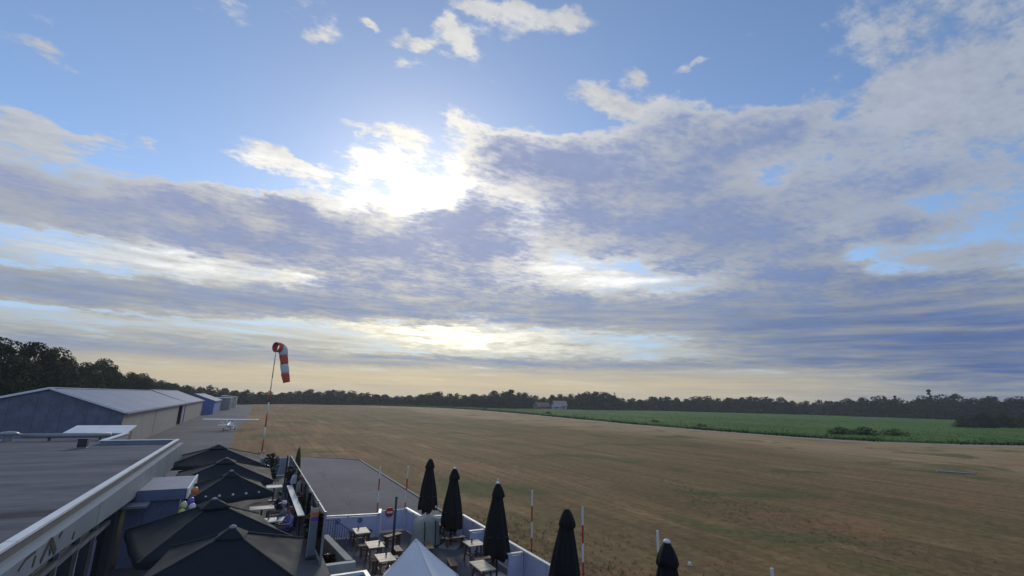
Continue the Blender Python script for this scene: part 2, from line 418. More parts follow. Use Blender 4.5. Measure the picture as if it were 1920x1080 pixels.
# ------------------------------------------------------------------ mesh helpers
class MB:
    def __init__(s): s.v, s.f, s.k = [], [], []
    def add(s, vs_, fs, k=0):
        o = len(s.v)
        s.v += [tuple(p) for p in vs_]
        s.f += [tuple(i + o for i in f) for f in fs]
        s.k += [k] * len(fs)
        return s
    def box(s, x0, x1, y0, y1, z0, z1, k=0):
        return s.hexa([(x0, y0, z0), (x1, y0, z0), (x1, y1, z0), (x0, y1, z0), (x0, y0, z1), (x1, y0, z1), (x1, y1, z1), (x0, y1, z1)], k)
    def hexa(s, p, k=0):
        return s.add(p, [(3, 2, 1, 0), (4, 5, 6, 7), (0, 1, 5, 4), (1, 2, 6, 5), (2, 3, 7, 6), (3, 0, 4, 7)], k)
    def cube(s, c, d, rz=0, k=0):
        cx, cy, cz = c
        hx, hy, hz = d[0] / 2, d[1] / 2, d[2] / 2
        ca, sa = math.cos(rz), math.sin(rz)
        P = [(-hx, -hy, -hz), (hx, -hy, -hz), (hx, hy, -hz), (-hx, hy, -hz), (-hx, -hy, hz), (hx, -hy, hz), (hx, hy, hz), (-hx, hy, hz)]
        return s.hexa([(cx + a * ca - b * sa, cy + a * sa + b * ca, cz + c_) for a, b, c_ in P], k)
    def bar(s, a, b, w, h, k=0):
        """square bar from a to b"""
        a, b = Vector(a), Vector(b)
        d = (b - a).normalized()
        u = d.cross(Vector((0, 0, 1)))
        if u.length < 1e-3: u = Vector((1, 0, 0))
        u.normalize()
        t = u.cross(d).normalized()
        P = []
        for p in (a, b):
            P += [p - u * w / 2 - t * h / 2, p + u * w / 2 - t * h / 2, p + u * w / 2 + t * h / 2, p - u * w / 2 + t * h / 2]
        return s.hexa(P, k)
    def tube(s, pts, rad, n=10, cap=True, k=0):
        pts = [Vector(p) for p in pts]
        rs = [rad] * len(pts) if isinstance(rad, (int, float)) else rad
        V, Fc = [], []
        up = None
        for i, p in enumerate(pts):
            d = ((pts[min(i + 1, len(pts) - 1)] - pts[max(i - 1, 0)])).normalized()
            if up is None: up = Vector((0, 0, 1)) if abs(d.z) < .9 else Vector((1, 0, 0))
            u = d.cross(up).normalized()
            t = u.cross(d).normalized()
            up = t
            for j in range(n):
                a = 2 * math.pi * j / n
                V.append(p + (u * math.cos(a) + t * math.sin(a)) * rs[i])
        for i in range(len(pts) - 1):
            for j in range(n):
                j2 = (j + 1) % n
                Fc.append((i * n + j2, i * n + j, (i + 1) * n + j, (i + 1) * n + j2))
        if cap:
            Fc.append(tuple(range(n)))
            Fc.append(tuple(reversed(range((len(pts) - 1) * n, len(pts) * n))))
        return s.add(V, Fc, k)
    def lathe(s, prof, n=16, c=(0, 0, 0), star=None, k=0):
        """profile of (radius, z); star(theta, i) scales the radius"""
        V, Fc = [], []
        for i, (r, z) in enumerate(prof):
            for j in range(n):
                a = 2 * math.pi * j / n
                q = r * (star(a, i) if star else 1)
                V.append((c[0] + q * math.cos(a), c[1] + q * math.sin(a), c[2] + z))
        for i in range(len(prof) - 1):
            for j in range(n):
                j2 = (j + 1) % n
                Fc.append((i * n + j, i * n + j2, (i + 1) * n + j2, (i + 1) * n + j))
        Fc.append(tuple(reversed(range(n))))
        Fc.append(tuple(range((len(prof) - 1) * n, len(prof) * n)))
        return s.add(V, Fc, k)
    def prism(s, poly, z0, z1, k=0):
        n = len(poly)
        V = [(x, y, z0) for x, y in poly] + [(x, y, z1) for x, y in poly]
        Fc = [tuple(reversed(range(n))), tuple(range(n, 2 * n))] + [(i, (i + 1) % n, n + (i + 1) % n, n + i) for i in range(n)]
        return s.add(V, Fc, k)
    def sphere(s, c, r, nu=12, nv=8, sc=(1, 1, 1), k=0):
        V = [(c[0], c[1], c[2] - r * sc[2])]
        for i in range(1, nv):
            t = math.pi * i / nv
            for j in range(nu):
                a = 2 * math.pi * j / nu
                V.append((c[0] + r * sc[0] * math.sin(t) * math.cos(a), c[1] + r * sc[1] * math.sin(t) * math.sin(a), c[2] - r * sc[2] * math.cos(t)))
        V.append((c[0], c[1], c[2] + r * sc[2]))
        Fc = []
        for j in range(nu):
            j2 = (j + 1) % nu
            Fc.append((0, 1 + j2, 1 + j))
            for i in range(nv - 2):
                Fc.append((1 + i * nu + j, 1 + i * nu + j2, 1 + (i + 1) * nu + j2, 1 + (i + 1) * nu + j))
            Fc.append((len(V) - 1, 1 + (nv - 2) * nu + j, 1 + (nv - 2) * nu + j2))
        return s.add(V, Fc, k)


def mk(name, mb, mat, parent=None, loc=(0, 0, 0), smooth=False, world=True):
    """link one mesh object; with a parent, mesh coordinates given in world space are made local to it"""
    me = bpy.data.meshes.new(name)
    o = bpy.data.objects.new(name, me)
    off = Vector((0, 0, 0))
    if parent is not None and world:
        p = parent
        while p is not None:
            off += p.location
            p = p.parent
    elif parent is None:
        off = Vector(loc)
        o.location = loc
    vs_ = [(p[0] - off.x, p[1] - off.y, p[2] - off.z) for p in mb.v] if (world and off.length > 0) else mb.v
    me.from_pydata(vs_, [], mb.f)
    for m in (mat if isinstance(mat, (list, tuple)) else [mat]): me.materials.append(m)
    if isinstance(mat, (list, tuple)): me.polygons.foreach_set('material_index', mb.k)
    if smooth: me.polygons.foreach_set('use_smooth', [True] * len(me.polygons))
    me.update()
    col.objects.link(o)
    if parent is not None: o.parent = parent
    return o


def tag(o, label, cat, group=None):
    o['label'] = label
    o['category'] = cat
    if group: o['group'] = group
    return o


def structure(o):
    o['kind'] = 'structure'
    return o


def thing(name, label, cat, loc=(0, 0, 0), rz=0, group=None):
    o = bpy.data.objects.new(name, None)
    o.empty_display_size = .2
    o.location = loc
    o.rotation_euler = (0, 0, rz)
    col.objects.link(o)
    return tag(o, label, cat, group)


def copy_tree(o, parent=None):
    c = o.copy()
    col.objects.link(c)
    if parent is not None: c.parent = parent
    for ch in list(o.children): copy_tree(ch, c)
    return c

# ------------------------------------------------------------------ ground
def grass_material():
    m = bpy.data.materials.new('dry_grass')
    m.use_nodes = True
    N = NT(m.node_tree)
    b = m.node_tree.nodes['Principled BSDF']
    co = N.node('ShaderNodeTexCoord').outputs['Object']
    # mown strips run along the landing direction, so every blotch is drawn out along it
    lo = N.v('MULTIPLY', co, (1.0, .30, 1.0))
    big = N.noise(lo, .030, 5, .6, dist=.4)
    mid = N.noise(lo, .16, 6, .62, dist=.3)
    fine = N.noise(co, 2.2, 7, .68)
    tiny = N.noise(co, 14.0, 4, .7)
    c = N.mix(N.step(big, .36, .64), (.190, .128, .054), (.285, .165, .080))
    c = N.mix(N.m('MULTIPLY', N.step(mid, .50, .72), .75), c, (.43, .275, .125))
    c = N.mix(N.m('MULTIPLY', N.step(N.noise(lo, .07, 6, .6, dist=.6), .52, .70), .8), c, (.088, .115, .030))
    c = N.mix(N.m('MULTIPLY', N.step(N.noise(co, .55, 6, .66), .52, .72), .45), c, (.13, .085, .05))
    gx, gy, _ = N.sep(co)
    wob = N.m('MULTIPLY', N.m('SUBTRACT', big, .5), 60.0)
    straw = N.step(N.m('ADD', gx, wob), 58, 84)                    # the mown landing strip is bleached
    c = N.mix(N.m('MULTIPLY', straw, .8), c, N.mix(mid, (.30, .20, .10), (.50, .36, .19)))
    olive = N.m('MULTIPLY', N.step(N.m('ADD', gx, N.m('MULTIPLY', wob, .7)), 20, 34), N.m('SUBTRACT', 1.0, straw))
    c = N.mix(N.m('MULTIPLY', olive, N.lin(mid, .35, .65, .15, .6)), c, (.15, .122, .050))
    for sc, amt in ((.5, .20), (1.6, .18)):                       # mowing lines
        ln = N.noise(N.v('MULTIPLY', co, (1.0, .045, 1.0)), sc, 5, .62, dist=.15)
        c = N.mix(N.lin(ln, .32, .68), N.v('SCALE', c, scale=1 - amt), N.v('SCALE', c, scale=1 + amt))
    c = N.mix(N.m('MULTIPLY', N.step(N.noise(co, .09, 6, .62, dist=.5), .53, .66), .72), c, (.070, .100, .030))
    c = N.mix(N.m('MULTIPLY', N.step(N.noise(N.v('ADD', co, (40, 9, 0)), .12, 6, .62, dist=.5), .54, .68), .62), c, (.29, .150, .072))
    c = N.mix(N.lin(fine, .28, .72), N.v('SCALE', c, scale=.62), N.v('SCALE', c, scale=1.38))
    c = N.mix(N.lin(tiny, .25, .75), N.v('SCALE', c, scale=.75), N.v('SCALE', c, scale=1.25))
    N.put(b.inputs['Base Color'], c)
    b.inputs['Roughness'].default_value = .95
    b.inputs['Specular IOR Level'].default_value = .1
    bp = N.node('ShaderNodeBump')
    bp.inputs['Strength'].default_value = .9
    bp.inputs['Distance'].default_value = .06
    N.put(bp.inputs['Height'], N.m('ADD', N.noise(co, 3.0, 8, .7), N.m('MULTIPLY', N.noise(co, 22.0, 3, .6), .5)))
    m.node_tree.links.new(bp.outputs[0], b.inputs['Normal'])
    return m


def asphalt_material():
    m = bpy.data.materials.new('asphalt')
    m.use_nodes = True
    N = NT(m.node_tree)
    b = m.node_tree.nodes['Principled BSDF']
    co = N.node('ShaderNodeTexCoord').outputs['Object']
    n1 = N.noise(co, .12, 6, .6, dist=.3)
    n2 = N.noise(co, 1.4, 6, .65)
    n3 = N.noise(co, 18, 4, .7)
    c = N.mix(N.lin(n1, .35, .65), (.088, .086, .098), (.138, .132, .142))
    c = N.mix(N.m('MULTIPLY', N.step(n2, .56, .74), .35), c, (.060, .060, .066))
    c = N.mix(N.lin(n3, .3, .7), N.v('SCALE', c, scale=.85), N.v('SCALE', c, scale=1.15))
    ck = N.node('ShaderNodeTexVoronoi', feature='DISTANCE_TO_EDGE')
    N.put(ck.inputs['Vector'], N.v('ADD', co, N.v('SCALE', N.noise(co, .9, 4, .6, colour=True), scale=1.6)))
    ck.inputs['Scale'].default_value = .16
    c = N.mix(N.m('MULTIPLY', N.step(ck.outputs['Distance'], .0, .012, 1.0, 0.0), .55), c, (.035, .036, .036))
    c = N.mix(N.m('MULTIPLY', N.step(N.noise(co, .45, 5, .55), .62, .72), .45), c, (.055, .054, .058))
    c = N.mix(N.m('MULTIPLY', N.step(N.noise(N.v('ADD', co, (7, 3, 1)), .3, 6, .6), .60, .75), .35), c, (.20, .195, .19))
    # weathered joints between the laid lanes
    sx, sy, _ = N.sep(co)
    seam = N.m('ABSOLUTE', N.m('SUBTRACT', N.m('FRACT', N.m('DIVIDE', N.m('ADD', sx, N.m('MULTIPLY', n2, .25)), 4.2)), .5))
    c = N.mix(N.m('MULTIPLY', N.step(seam, .0, .012, 1.0, 0.0), .5), c, (.045, .046, .045))
    N.put(b.inputs['Base Color'], c)
    b.inputs['Roughness'].default_value = .88
    b.inputs['Specular IOR Level'].default_value = .2
    bp = N.node('ShaderNodeBump')
    bp.inputs['Strength'].default_value = .4
    bp.inputs['Distance'].default_value = .01
    N.put(bp.inputs['Height'], n3)
    m.node_tree.links.new(bp.outputs[0], b.inputs['Normal'])
    return m


def track_material():
    m = bpy.data.materials.new('worn_track')
    m.use_nodes = True
    N = NT(m.node_tree)
    b = m.node_tree.nodes['Principled BSDF']
    co = N.node('ShaderNodeTexCoord').outputs['Object']
    n = N.noise(N.v('MULTIPLY', co, (1, .3, 1)), .5, 6, .65)
    N.put(b.inputs['Base Color'], N.mix(N.lin(n, .3, .7), (.22, .165, .10), (.36, .275, .175)))
    b.inputs['Roughness'].default_value = .95
    # ragged edges that thin out into the grass
    at = N.node('ShaderNodeAttribute', attribute_name='fade')
    a = N.step(N.m('ADD', at.outputs['Fac'], N.m('MULTIPLY', N.m('SUBTRACT', N.noise(co, .9, 7, .7), .5), 1.1)), .35, .65)
    N.put(b.inputs['Alpha'], a)
    return m


M['grass'] = grass_material()
M['asphalt'] = asphalt_material()
M['track'] = track_material()


def sheet(name, poly, z, mat):
    mb = MB()
    mb.add([(x, y, z) for x, y in poly], [tuple(range(len(poly)))])
    return structure(mk(name, mb, mat))


g = MB()
xs = [-1600, -400, -120, 0, 60, 160, 400, 900, 2600]
ys = [-900, -120, 0, 40, 120, 400, 900, 2600]
g.add([(x, y, 0) for y in ys for x in xs], [(j * len(xs) + i, j * len(xs) + i + 1, (j + 1) * len(xs) + i + 1, (j + 1) * len(xs) + i) for j in range(len(ys) - 1) for i in range(len(xs) - 1)])
structure(mk('grass_field', g, M['grass']))
sheet('apron', [(-60, -40), (10.9, -40), (10.9, 30), (10.95, 54.3), (9.2, 56.2), (6.9, 57.8), (2.5, 60.5), (-.2, 64.5), (-1.5, 69), (-1.9, 92), (-1.2, 130), (.1, 186), (1.0, 282), (-3, 326), (-7.5, 345), (-40, 345), (-60, 300)], .005, M['asphalt'])
kb = MB()
kb.box(10.9, 11.06, 23.9, 54.3, 0, .07)
kb.hexa([(10.9, 54.303, 0), (11.06, 54.303, 0), (9.3, 56.4, 0), (9.2, 56.2, 0), (10.9, 54.303, .07), (11.06, 54.303, .07), (9.3, 56.4, .07), (9.2, 56.2, .07)])
kb.hexa([(9.2, 56.203, 0), (9.3, 56.403, 0), (6.95, 58.05, 0), (6.88, 57.85, 0), (9.2, 56.203, .06), (9.3, 56.403, .06), (6.95, 58.05, .06), (6.88, 57.85, .06)])
structure(mk('kerb', kb, M['kerb']))

# edge of the crop field, from far to near
EDGE = [(62, 372), (88, 348), (114, 319), (124, 260), (116, 180), (108, 120), (108, 95), (111, 61), (124, 48), (146, 39), (240, 10), (400, -40)]
def along(pts, step):
    out = []
    for (a, b) in zip(pts[:-1], pts[1:]):
        n = max(1, int(math.dist(a, b) / step))
        out += [(a[0] + (b[0] - a[0]) * i / n, a[1] + (b[1] - a[1]) * i / n) for i in range(n)]
    return out + [pts[-1]]
def smoothed(pts, it=3):
    for _ in range(it):
        q = [pts[0]]
        for a, b in zip(pts[:-1], pts[1:]):
            q += [(a[0] * .75 + b[0] * .25, a[1] * .75 + b[1] * .25), (a[0] * .25 + b[0] * .75, a[1] * .25 + b[1] * .75)]
        pts = q + [pts[-1]]
    return pts
edge = smoothed(EDGE)
def offset(pts, d):
    out = []
    for i, p in enumerate(pts):
        a, b = pts[max(i - 1, 0)], pts[min(i + 1, len(pts) - 1)]
        t = Vector((b[0] - a[0], b[1] - a[1])).normalized()
        out.append((p[0] + t.y * d, p[1] - t.x * d))
    return out


def strip(name, offs, fade, z, mat):
    rows = [offset(edge, d) for d in offs]
    mb = MB()
    n = len(edge)
    mb.add([(x, y, z) for r in rows for x, y in r], [(j * n + i, j * n + i + 1, (j + 1) * n + i + 1, (j + 1) * n + i) for j in range(len(rows) - 1) for i in range(n - 1)])
    o = mk(name, mb, mat)
    at = o.data.attributes.new('fade', 'FLOAT', 'POINT')
    at.data.foreach_set('value', [f for f in fade for _ in range(n)])
    return structure(o)


strip('worn_track', (9.5, 6.5, 3.5, 1.0, -1.0), (0, .75, 1, .8, .1), .006, M['track'])

# the crop: a rough canopy of rows standing half a metre high
def crop_field():
    mb = MB()
    far_side = [(84, 374), (150, 352), (182, 312), (214, 318), (250, 352), (310, 330), (372, 262), (420, 216), (470, 190), (520, 150), (560, 90), (600, 20)]
    a = edge
    n, mrows = 150, 70
    def pick(pts, t):
        L = [0]
        for p, q in zip(pts[:-1], pts[1:]): L.append(L[-1] + math.dist(p, q))
        s = t * L[-1]
        for i in range(len(L) - 1):
            if s <= L[i + 1] or i == len(L) - 2:
                k = (s - L[i]) / max(1e-6, L[i + 1] - L[i])
                return (pts[i][0] + (pts[i + 1][0] - pts[i][0]) * k, pts[i][1] + (pts[i + 1][1] - pts[i][1]) * k)
    V = []
    for j in range(mrows + 1):
        w = (j / mrows) ** 1.8
        for i in range(n + 1):
            t = (i / n) ** .8
            p, q = pick(a, t * .86), pick(far_side, t)
            x, y = p[0] + (q[0] - p[0]) * w, p[1] + (q[1] - p[1]) * w
            h = .02 if j == 0 else .50 + .30 * mnoise.noise((x * .11, y * .11, 0)) + .16 * mnoise.noise((x * .7, y * .7, 3)) + rng.uniform(-.10, .10)
            V.append((x, y, max(.02, h)))
    Fc = [(j * (n + 1) + i, j * (n + 1) + i + 1, (j + 1) * (n + 1) + i + 1, (j + 1) * (n + 1) + i) for j in range(mrows) for i in range(n)]
    mb.add(V, Fc)
    o = mk('crop_field', mb, M['crop_canopy'])
    o['kind'] = 'structure'
    # standing leaves over the nearer part
    lv = MB()
    for _ in range(26000):
        t = rng.random() ** 1.3 * .86
        p = pick(a, t)
        q = pick(far_side, min(1, t / .86))
        w = rng.random() ** 2.2 * .55
        x, y = p[0] + (q[0] - p[0]) * w, p[1] + (q[1] - p[1]) * w
        s = rng.uniform(.25, .6)
        az = rng.uniform(0, 6.28)
        dx, dy = math.cos(az) * s, math.sin(az) * s
        z = rng.uniform(.15, .75)
        lv.add([(x, y, z - .15), (x + dx * .5 - dy * .22, y + dy * .5 + dx * .22, z + s * .45), (x + dx, y + dy, z + s * .2), (x + dx * .5 + dy * .22, y + dy * .5 - dx * .22, z + s * .35)], [(0, 1, 2, 3)])
    o = mk('crop_leaves', lv, M['crop_leaf'])
    o['kind'] = 'stuff'
    o['label'] = 'green leaves of the crop standing in the field'


def crop_material():
    m = bpy.data.materials.new('crop_canopy')
    m.use_nodes = True
    N = NT(m.node_tree)
    b = m.node_tree.nodes['Principled BSDF']
    co = N.node('ShaderNodeTexCoord').outputs['Object']
    n1 = N.noise(N.v('MULTIPLY', co, (1, .35, 1)), .05, 5, .6)
    n2 = N.noise(co, .8, 6, .7)
    c = N.mix(N.lin(n1, .35, .65), (.058, .120, .020), (.100, .195, .032))
    n4 = N.noise(N.v('MULTIPLY', co, (1, .12, 1)), .35, 5, .6)
    c = N.mix(N.m('MULTIPLY', N.step(n4, .48, .68), .6), c, (.12, .20, .04))
    c = N.mix(N.lin(n2, .3, .7), N.v('SCALE', c, scale=.5), N.v('SCALE', c, scale=1.45))
    N.put(b.inputs['Base Color'], c)
    b.inputs['Roughness'].default_value = .9
    b.inputs['Specular IOR Level'].default_value = .15
    bp = N.node('ShaderNodeBump')
    bp.inputs['Strength'].default_value = 1.0
    bp.inputs['Distance'].default_value = .3
    N.put(bp.inputs['Height'], N.noise(co, 2.0, 5, .7))
    m.node_tree.links.new(bp.outputs[0], b.inputs['Normal'])
    return m


M['crop_canopy'] = crop_material()
crop_field()

# dry tussocks on the near grass, too many to count
def tussocks():
    mb = MB()
    for _ in range(26000):
        y = rng.uniform(-6, 95)
        x = 11.4 + rng.random() ** 1.5 * 60
        if mnoise.noise((x * .12, y * .05, 9)) + rng.uniform(-.3, .3) < -.05 + max(0, (math.hypot(x, y) - 18) / 55): continue
        for _b in range(3):
            az = rng.uniform(0, 6.28)
            h = rng.uniform(.05, .15)
            w = .016
            px, py = x + rng.uniform(-.08, .08), y + rng.uniform(-.08, .08)
            lx, ly = math.cos(az) * h * .7, math.sin(az) * h * .7
            mb.add([(px - w, py, 0), (px + w, py, 0), (px + lx, py + ly, h)], [(0, 1, 2)])
    o = mk('grass_tussocks', mb, M['dry_blade'])
    o['kind'] = 'stuff'
    o['label'] = 'short dry grass tufts on the airfield'
tussocks()

# rough weeds where the mown strip meets the crop
def weeds():
    mb = MB()
    pts = along(edge, 1.2)
    for (x, y) in pts:
        if x > 330: continue
        if mnoise.noise((x * .05, y * .05, 4)) < -.25: continue
        for _b in range(16):
            px, py = x + rng.gauss(0, .9), y + rng.gauss(0, .9)
            az, h = rng.uniform(0, 6.28), rng.uniform(.25, .75)
            w = h * .3
            mb.add([(px - math.sin(az) * w, py + math.cos(az) * w, .0), (px + math.sin(az) * w, py - math.cos(az) * w, .02), (px + math.cos(az) * h * .4, py + math.sin(az) * h * .4, h)], [(0, 1, 2)])
    o = mk('weeds', mb, M['shrub'])
    o['kind'] = 'stuff'
    o['label'] = 'rough dark weeds along the edge of the crop'
weeds()

# ------------------------------------------------------------------ clubhouse with the flat roof
CH = thing('clubhouse', 'low clubhouse with dark flat roof, white edge and window front', 'building', (-12, 20, 0))
b = MB()
b.box(-40, -3.62, -12, 33.0, 0, 3.78)
b.box(-40, -6.75, 33.0, 38.3, 0, 3.776)
mk('wall', b, M['wall_render'], CH)
b = MB()
b.add([(-39.8, -12, 3.85), (-3.5, -12, 3.85), (-3.5, 33.0, 3.85), (-39.8, 33.0, 3.85)], [(0, 1, 2, 3)])
b.add([(-39.8, 33.0, 3.85), (-6.7, 33.0, 3.85), (-6.7, 38.4, 3.85), (-39.8, 38.4, 3.85)], [(0, 1, 2, 3)])
mk('roof', b, M['bitumen'], CH)
# upstand round the roof with metal coping in lengths
def upstand(x0, x1, y0, y1):
    u = MB()
    u.box(x0, x1, y0, y1, 3.70, 4.04)
    return u
for a in ((-3.44, -3.30, -12, 33.0), (-6.55, -3.30, 33.003, 33.2), (-6.73, -6.55, 33.003, 38.4), (-40, -6.55, 38.403, 38.6)):
    mk('parapet', upstand(*a), M['recess'] if a[0] == -3.44 else M['porch_roof'], CH)
y = -12.0
k = 0
while y < 33.1:
    y2 = min(33.22, y + 3.0)
    jog = .004 * (k % 3)
    c = MB()
    c.box(-3.46 + jog, -3.285 + jog, y, y2 - .012, 4.04, 4.085 + jog)
    mk('coping', c, M['coping'], CH)
    y, k = y2, k + 1
for i in range(2):
    c = MB()
    c.box(-6.78 + i * 1.62, -6.78 + (i + 1) * 1.62 - .012, 32.95, 33.22, 4.045, 4.08)
    mk('coping', c, M['light_metal'], CH)
for i in range(2):
    c = MB()
    c.box(-6.78, -6.50, 33.225 + i * 2.7, 33.225 + (i + 1) * 2.7 - .012, 4.04, 4.085)
    mk('coping', c, M['coping'], CH)
c = MB()
c.box(-40, -6.79, 38.36, 38.64, 4.04, 4.08)
mk('coping', c, M['light_metal'], CH)
# dark shadow gap, then the pale fascia boards; the window heads climb a little towards the near end
def soffit(y): return 2.92 + max(0.0, min(1.0, (27 - y) / 15)) * .58
y, k = -12.0, 0
while y < 33.0:
    y2 = min(33.35, y + 3.55)
    f = MB()
    xo = -3.06 - .004 * (k % 2)
    y3 = y2 - .015
    f.hexa([(-3.30, y, soffit(y)), (xo, y, soffit(y)), (xo, y3, soffit(y3)), (-3.30, y3, soffit(y3)), (-3.30, y, 3.87), (xo, y, 3.87), (xo, y3, 3.87), (-3.30, y3, 3.87)])
    fo = mk('fascia_panel', f, M['fascia'], CH)
    y, k = y2, k + 1
f = MB()
f.box(-6.5, -3.302, 33.203, 33.42, 2.92, 3.87)
mk('fascia_panel', f, M['fascia'], CH)
# worn dark emblem on the fascia: two winged strokes, a hook and a bar
X = -3.054
def stroke(pts, w):
    e = MB()
    for (a, b_) in zip(pts[:-1], pts[1:]):
        d = Vector((b_[0] - a[0], b_[1] - a[1])).normalized() * w / 2
        nx, ny = -d.y, d.x
        q = [(a[0] + nx, a[1] + ny), (b_[0] + nx, b_[1] + ny), (b_[0] - nx, b_[1] - ny), (a[0] - nx, a[1] - ny)]
        e.hexa([(X - .01, u, v) for u, v in q] + [(X, u, v) for u, v in q])
    mk('emblem_stroke', e, M['rubber'], CH)
stroke([(12.60, 3.56), (12.82, 3.76), (12.96, 3.84)], .13)
stroke([(12.98, 3.84), (13.16, 3.70), (13.40, 3.52)], .12)
stroke([(13.02, 3.70), (13.10, 3.55)], .07)
stroke([(12.22, 3.58), (12.26, 3.76)], .09)
stroke([(11.55, 3.72), (11.80, 3.83), (12.20, 3.84)], .05)
stroke([(13.45, 3.78), (13.58, 3.84)], .07)
stroke([(14.45, 3.50), (14.52, 3.62)], .08)

# window front: tall panes below a transom, small lights above
ypos = [4.2 + i * 1.62 for i in range(11)]
for i, (ya, yb) in enumerate(zip(ypos[:-1], ypos[1:])):
    fr = MB()
    zt = soffit(yb)
    fr.box(-3.62, -3.46, ya - .045, ya + .045, .9, soffit(ya))
    fr.box(-3.62, -3.46, ya + .046, yb - .046, zt - .64, zt - .52)
    fr.box(-3.62, -3.47, ya + .046, yb - .046, .9, 1.0)
    fr.box(-3.62, -3.47, ya + .046, yb - .046, zt - .07, zt)
    w = mk('window', fr, M['frame_metal'], CH)
    for (z0, z1) in ((1.0, zt - .64), (zt - .52, zt - .07)):
        p = MB()
        p.box(-3.57, -3.55, ya + .046, yb - .046, z0, z1)
        mk('pane', p, M['dark_glass'], w)
    if i % 3 == 0:
        cu = MB()
        for q in range(7):
            cu.box(-3.545, -3.535 + .01 * (q % 2), ya + .12 + q * .08, ya + .18 + q * .08, 1.0, 2.3)
        mk('curtain', cu, M['violet_door'], w)
c = MB()
c.box(-3.62, -3.35, 20.45, 21.1, .9, 2.95)
mk('corner_pillar', c, M['wall_render'], CH)

# roof furniture
t = thing('roof_cowl', 'squat metal vent cowl on the far left corner of the flat roof', 'vent', (-11.3, 36.2, 3.85))
c = MB(); c.tube([(-11.3, 36.2, 3.85), (-11.3, 36.2, 4.25)], .20, 14)
mk('duct', c, M['grey_metal'], t)
c = MB(); c.lathe([(.40, 4.2), (.42, 4.25), (.32, 4.33), (.10, 4.36)], 16, (-11.3, 36.2, 0))
mk('cowl', c, M['grey_metal'], t, smooth=True)
t = thing('roof_pipe', 'long grey service pipe lying across the far end of the roof', 'pipe', (-8.5, 36.4, 3.85))
c = MB(); c.tube([(-19, 36.2, 4.12), (-11.86, 36.2, 4.12)], .13, 10); c.tube([(-10.74, 36.2, 4.12), (-6.95, 36.2, 4.12)], .13, 10)
mk('pipe', c, M['grey_metal'], t, smooth=True)
for x in (-16, -13, -9.6, -7.4):
    c = MB(); c.box(x - .05, x + .05, 36.1, 36.3, 3.855, 4.0)
    mk('bracket', c, M['dark_metal'], t)
t = thing('roof_box', 'small dark electrical box standing on the flat roof', 'box', (-7.05, 31.5, 3.855))
c = MB(); c.box(-7.24, -6.88, 31.3, 31.62, 3.90, 4.28)
mk('casing', c, M['dark_metal'], t)
c = MB(); c.box(-7.30, -6.82, 31.25, 31.67, 3.855, 3.9)
mk('foot_plate', c, M['grey_metal'], t)
c = MB(); c.box(-7.27, -6.85, 31.28, 31.64, 4.281, 4.31)
mk('lid', c, M['dark_metal'], t)
# white sheet roof of the lean-to just behind
t = thing('white_roofed_shed', 'shed behind the clubhouse with two flat white roof sheets', 'shed', (-8.6, 42.5, 0))
c = MB(); c.box(-10.2, -7.2, 41.3, 43.6, 0, 3.85)
mk('wall', c, M['recess'], t)
for x0, x1 in ((-10.35, -8.83), (-8.80, -7.05)):
    c = MB(); c.hexa([(x0, 41.1, 3.86), (x1, 41.1, 3.86), (x1, 43.8, 4.18), (x0, 43.8, 4.18), (x0, 41.1, 3.92), (x1, 41.1, 3.92), (x1, 43.8, 4.24), (x0, 43.8, 4.24)])
    mk('roof_sheet', c, M['white_paint'], t)

# entrance porch
t = thing('entrance_porch', 'boxy blue entrance porch with grey flat roof on the window front', 'porch', (-2.5, 22.5, .9))
c = MB(); c.box(-3.05, -1.62, 21.35, 24.55, 3.24, 3.30)
mk('roof', c, M['porch_roof'], t)
for a in ((-3.04, -1.64, 21.30, 21.345), (-1.615, -1.56, 21.30, 24.6)):
    c = MB(); c.box(*a, 2.98, 3.33)
    mk('fascia', c, M['porch_blue'] if a[2] == 21.30 and a[3] < 22 else M['hangar_trim'], t)
c = MB(); c.box(-3.3, -2.62, 20.55, 21.29, 2.90, 2.97)
mk('side_roof', c, M['porch_roof'], t)
for i in range(3):
    c = MB(); c.box(-3.28 + i * .50, -3.28 + (i + 1) * .50 - .012, 21.42, 21.5, .9, 2.97)
    mk('wall_panel', c, M['porch_blue'], t)
c = MB(); c.box(-1.76, -1.66, 21.42, 21.52, .9, 2.975)
mk('post', c, M['porch_roof'], t)
for i in range(3):
    c = MB(); c.box(-1.75, -1.69, 21.54 + i * 1.0, 21.54 + (i + 1) * 1.0 - .012, .9, 2.976)
    mk('wall_panel', c, M['porch_roof'], t)

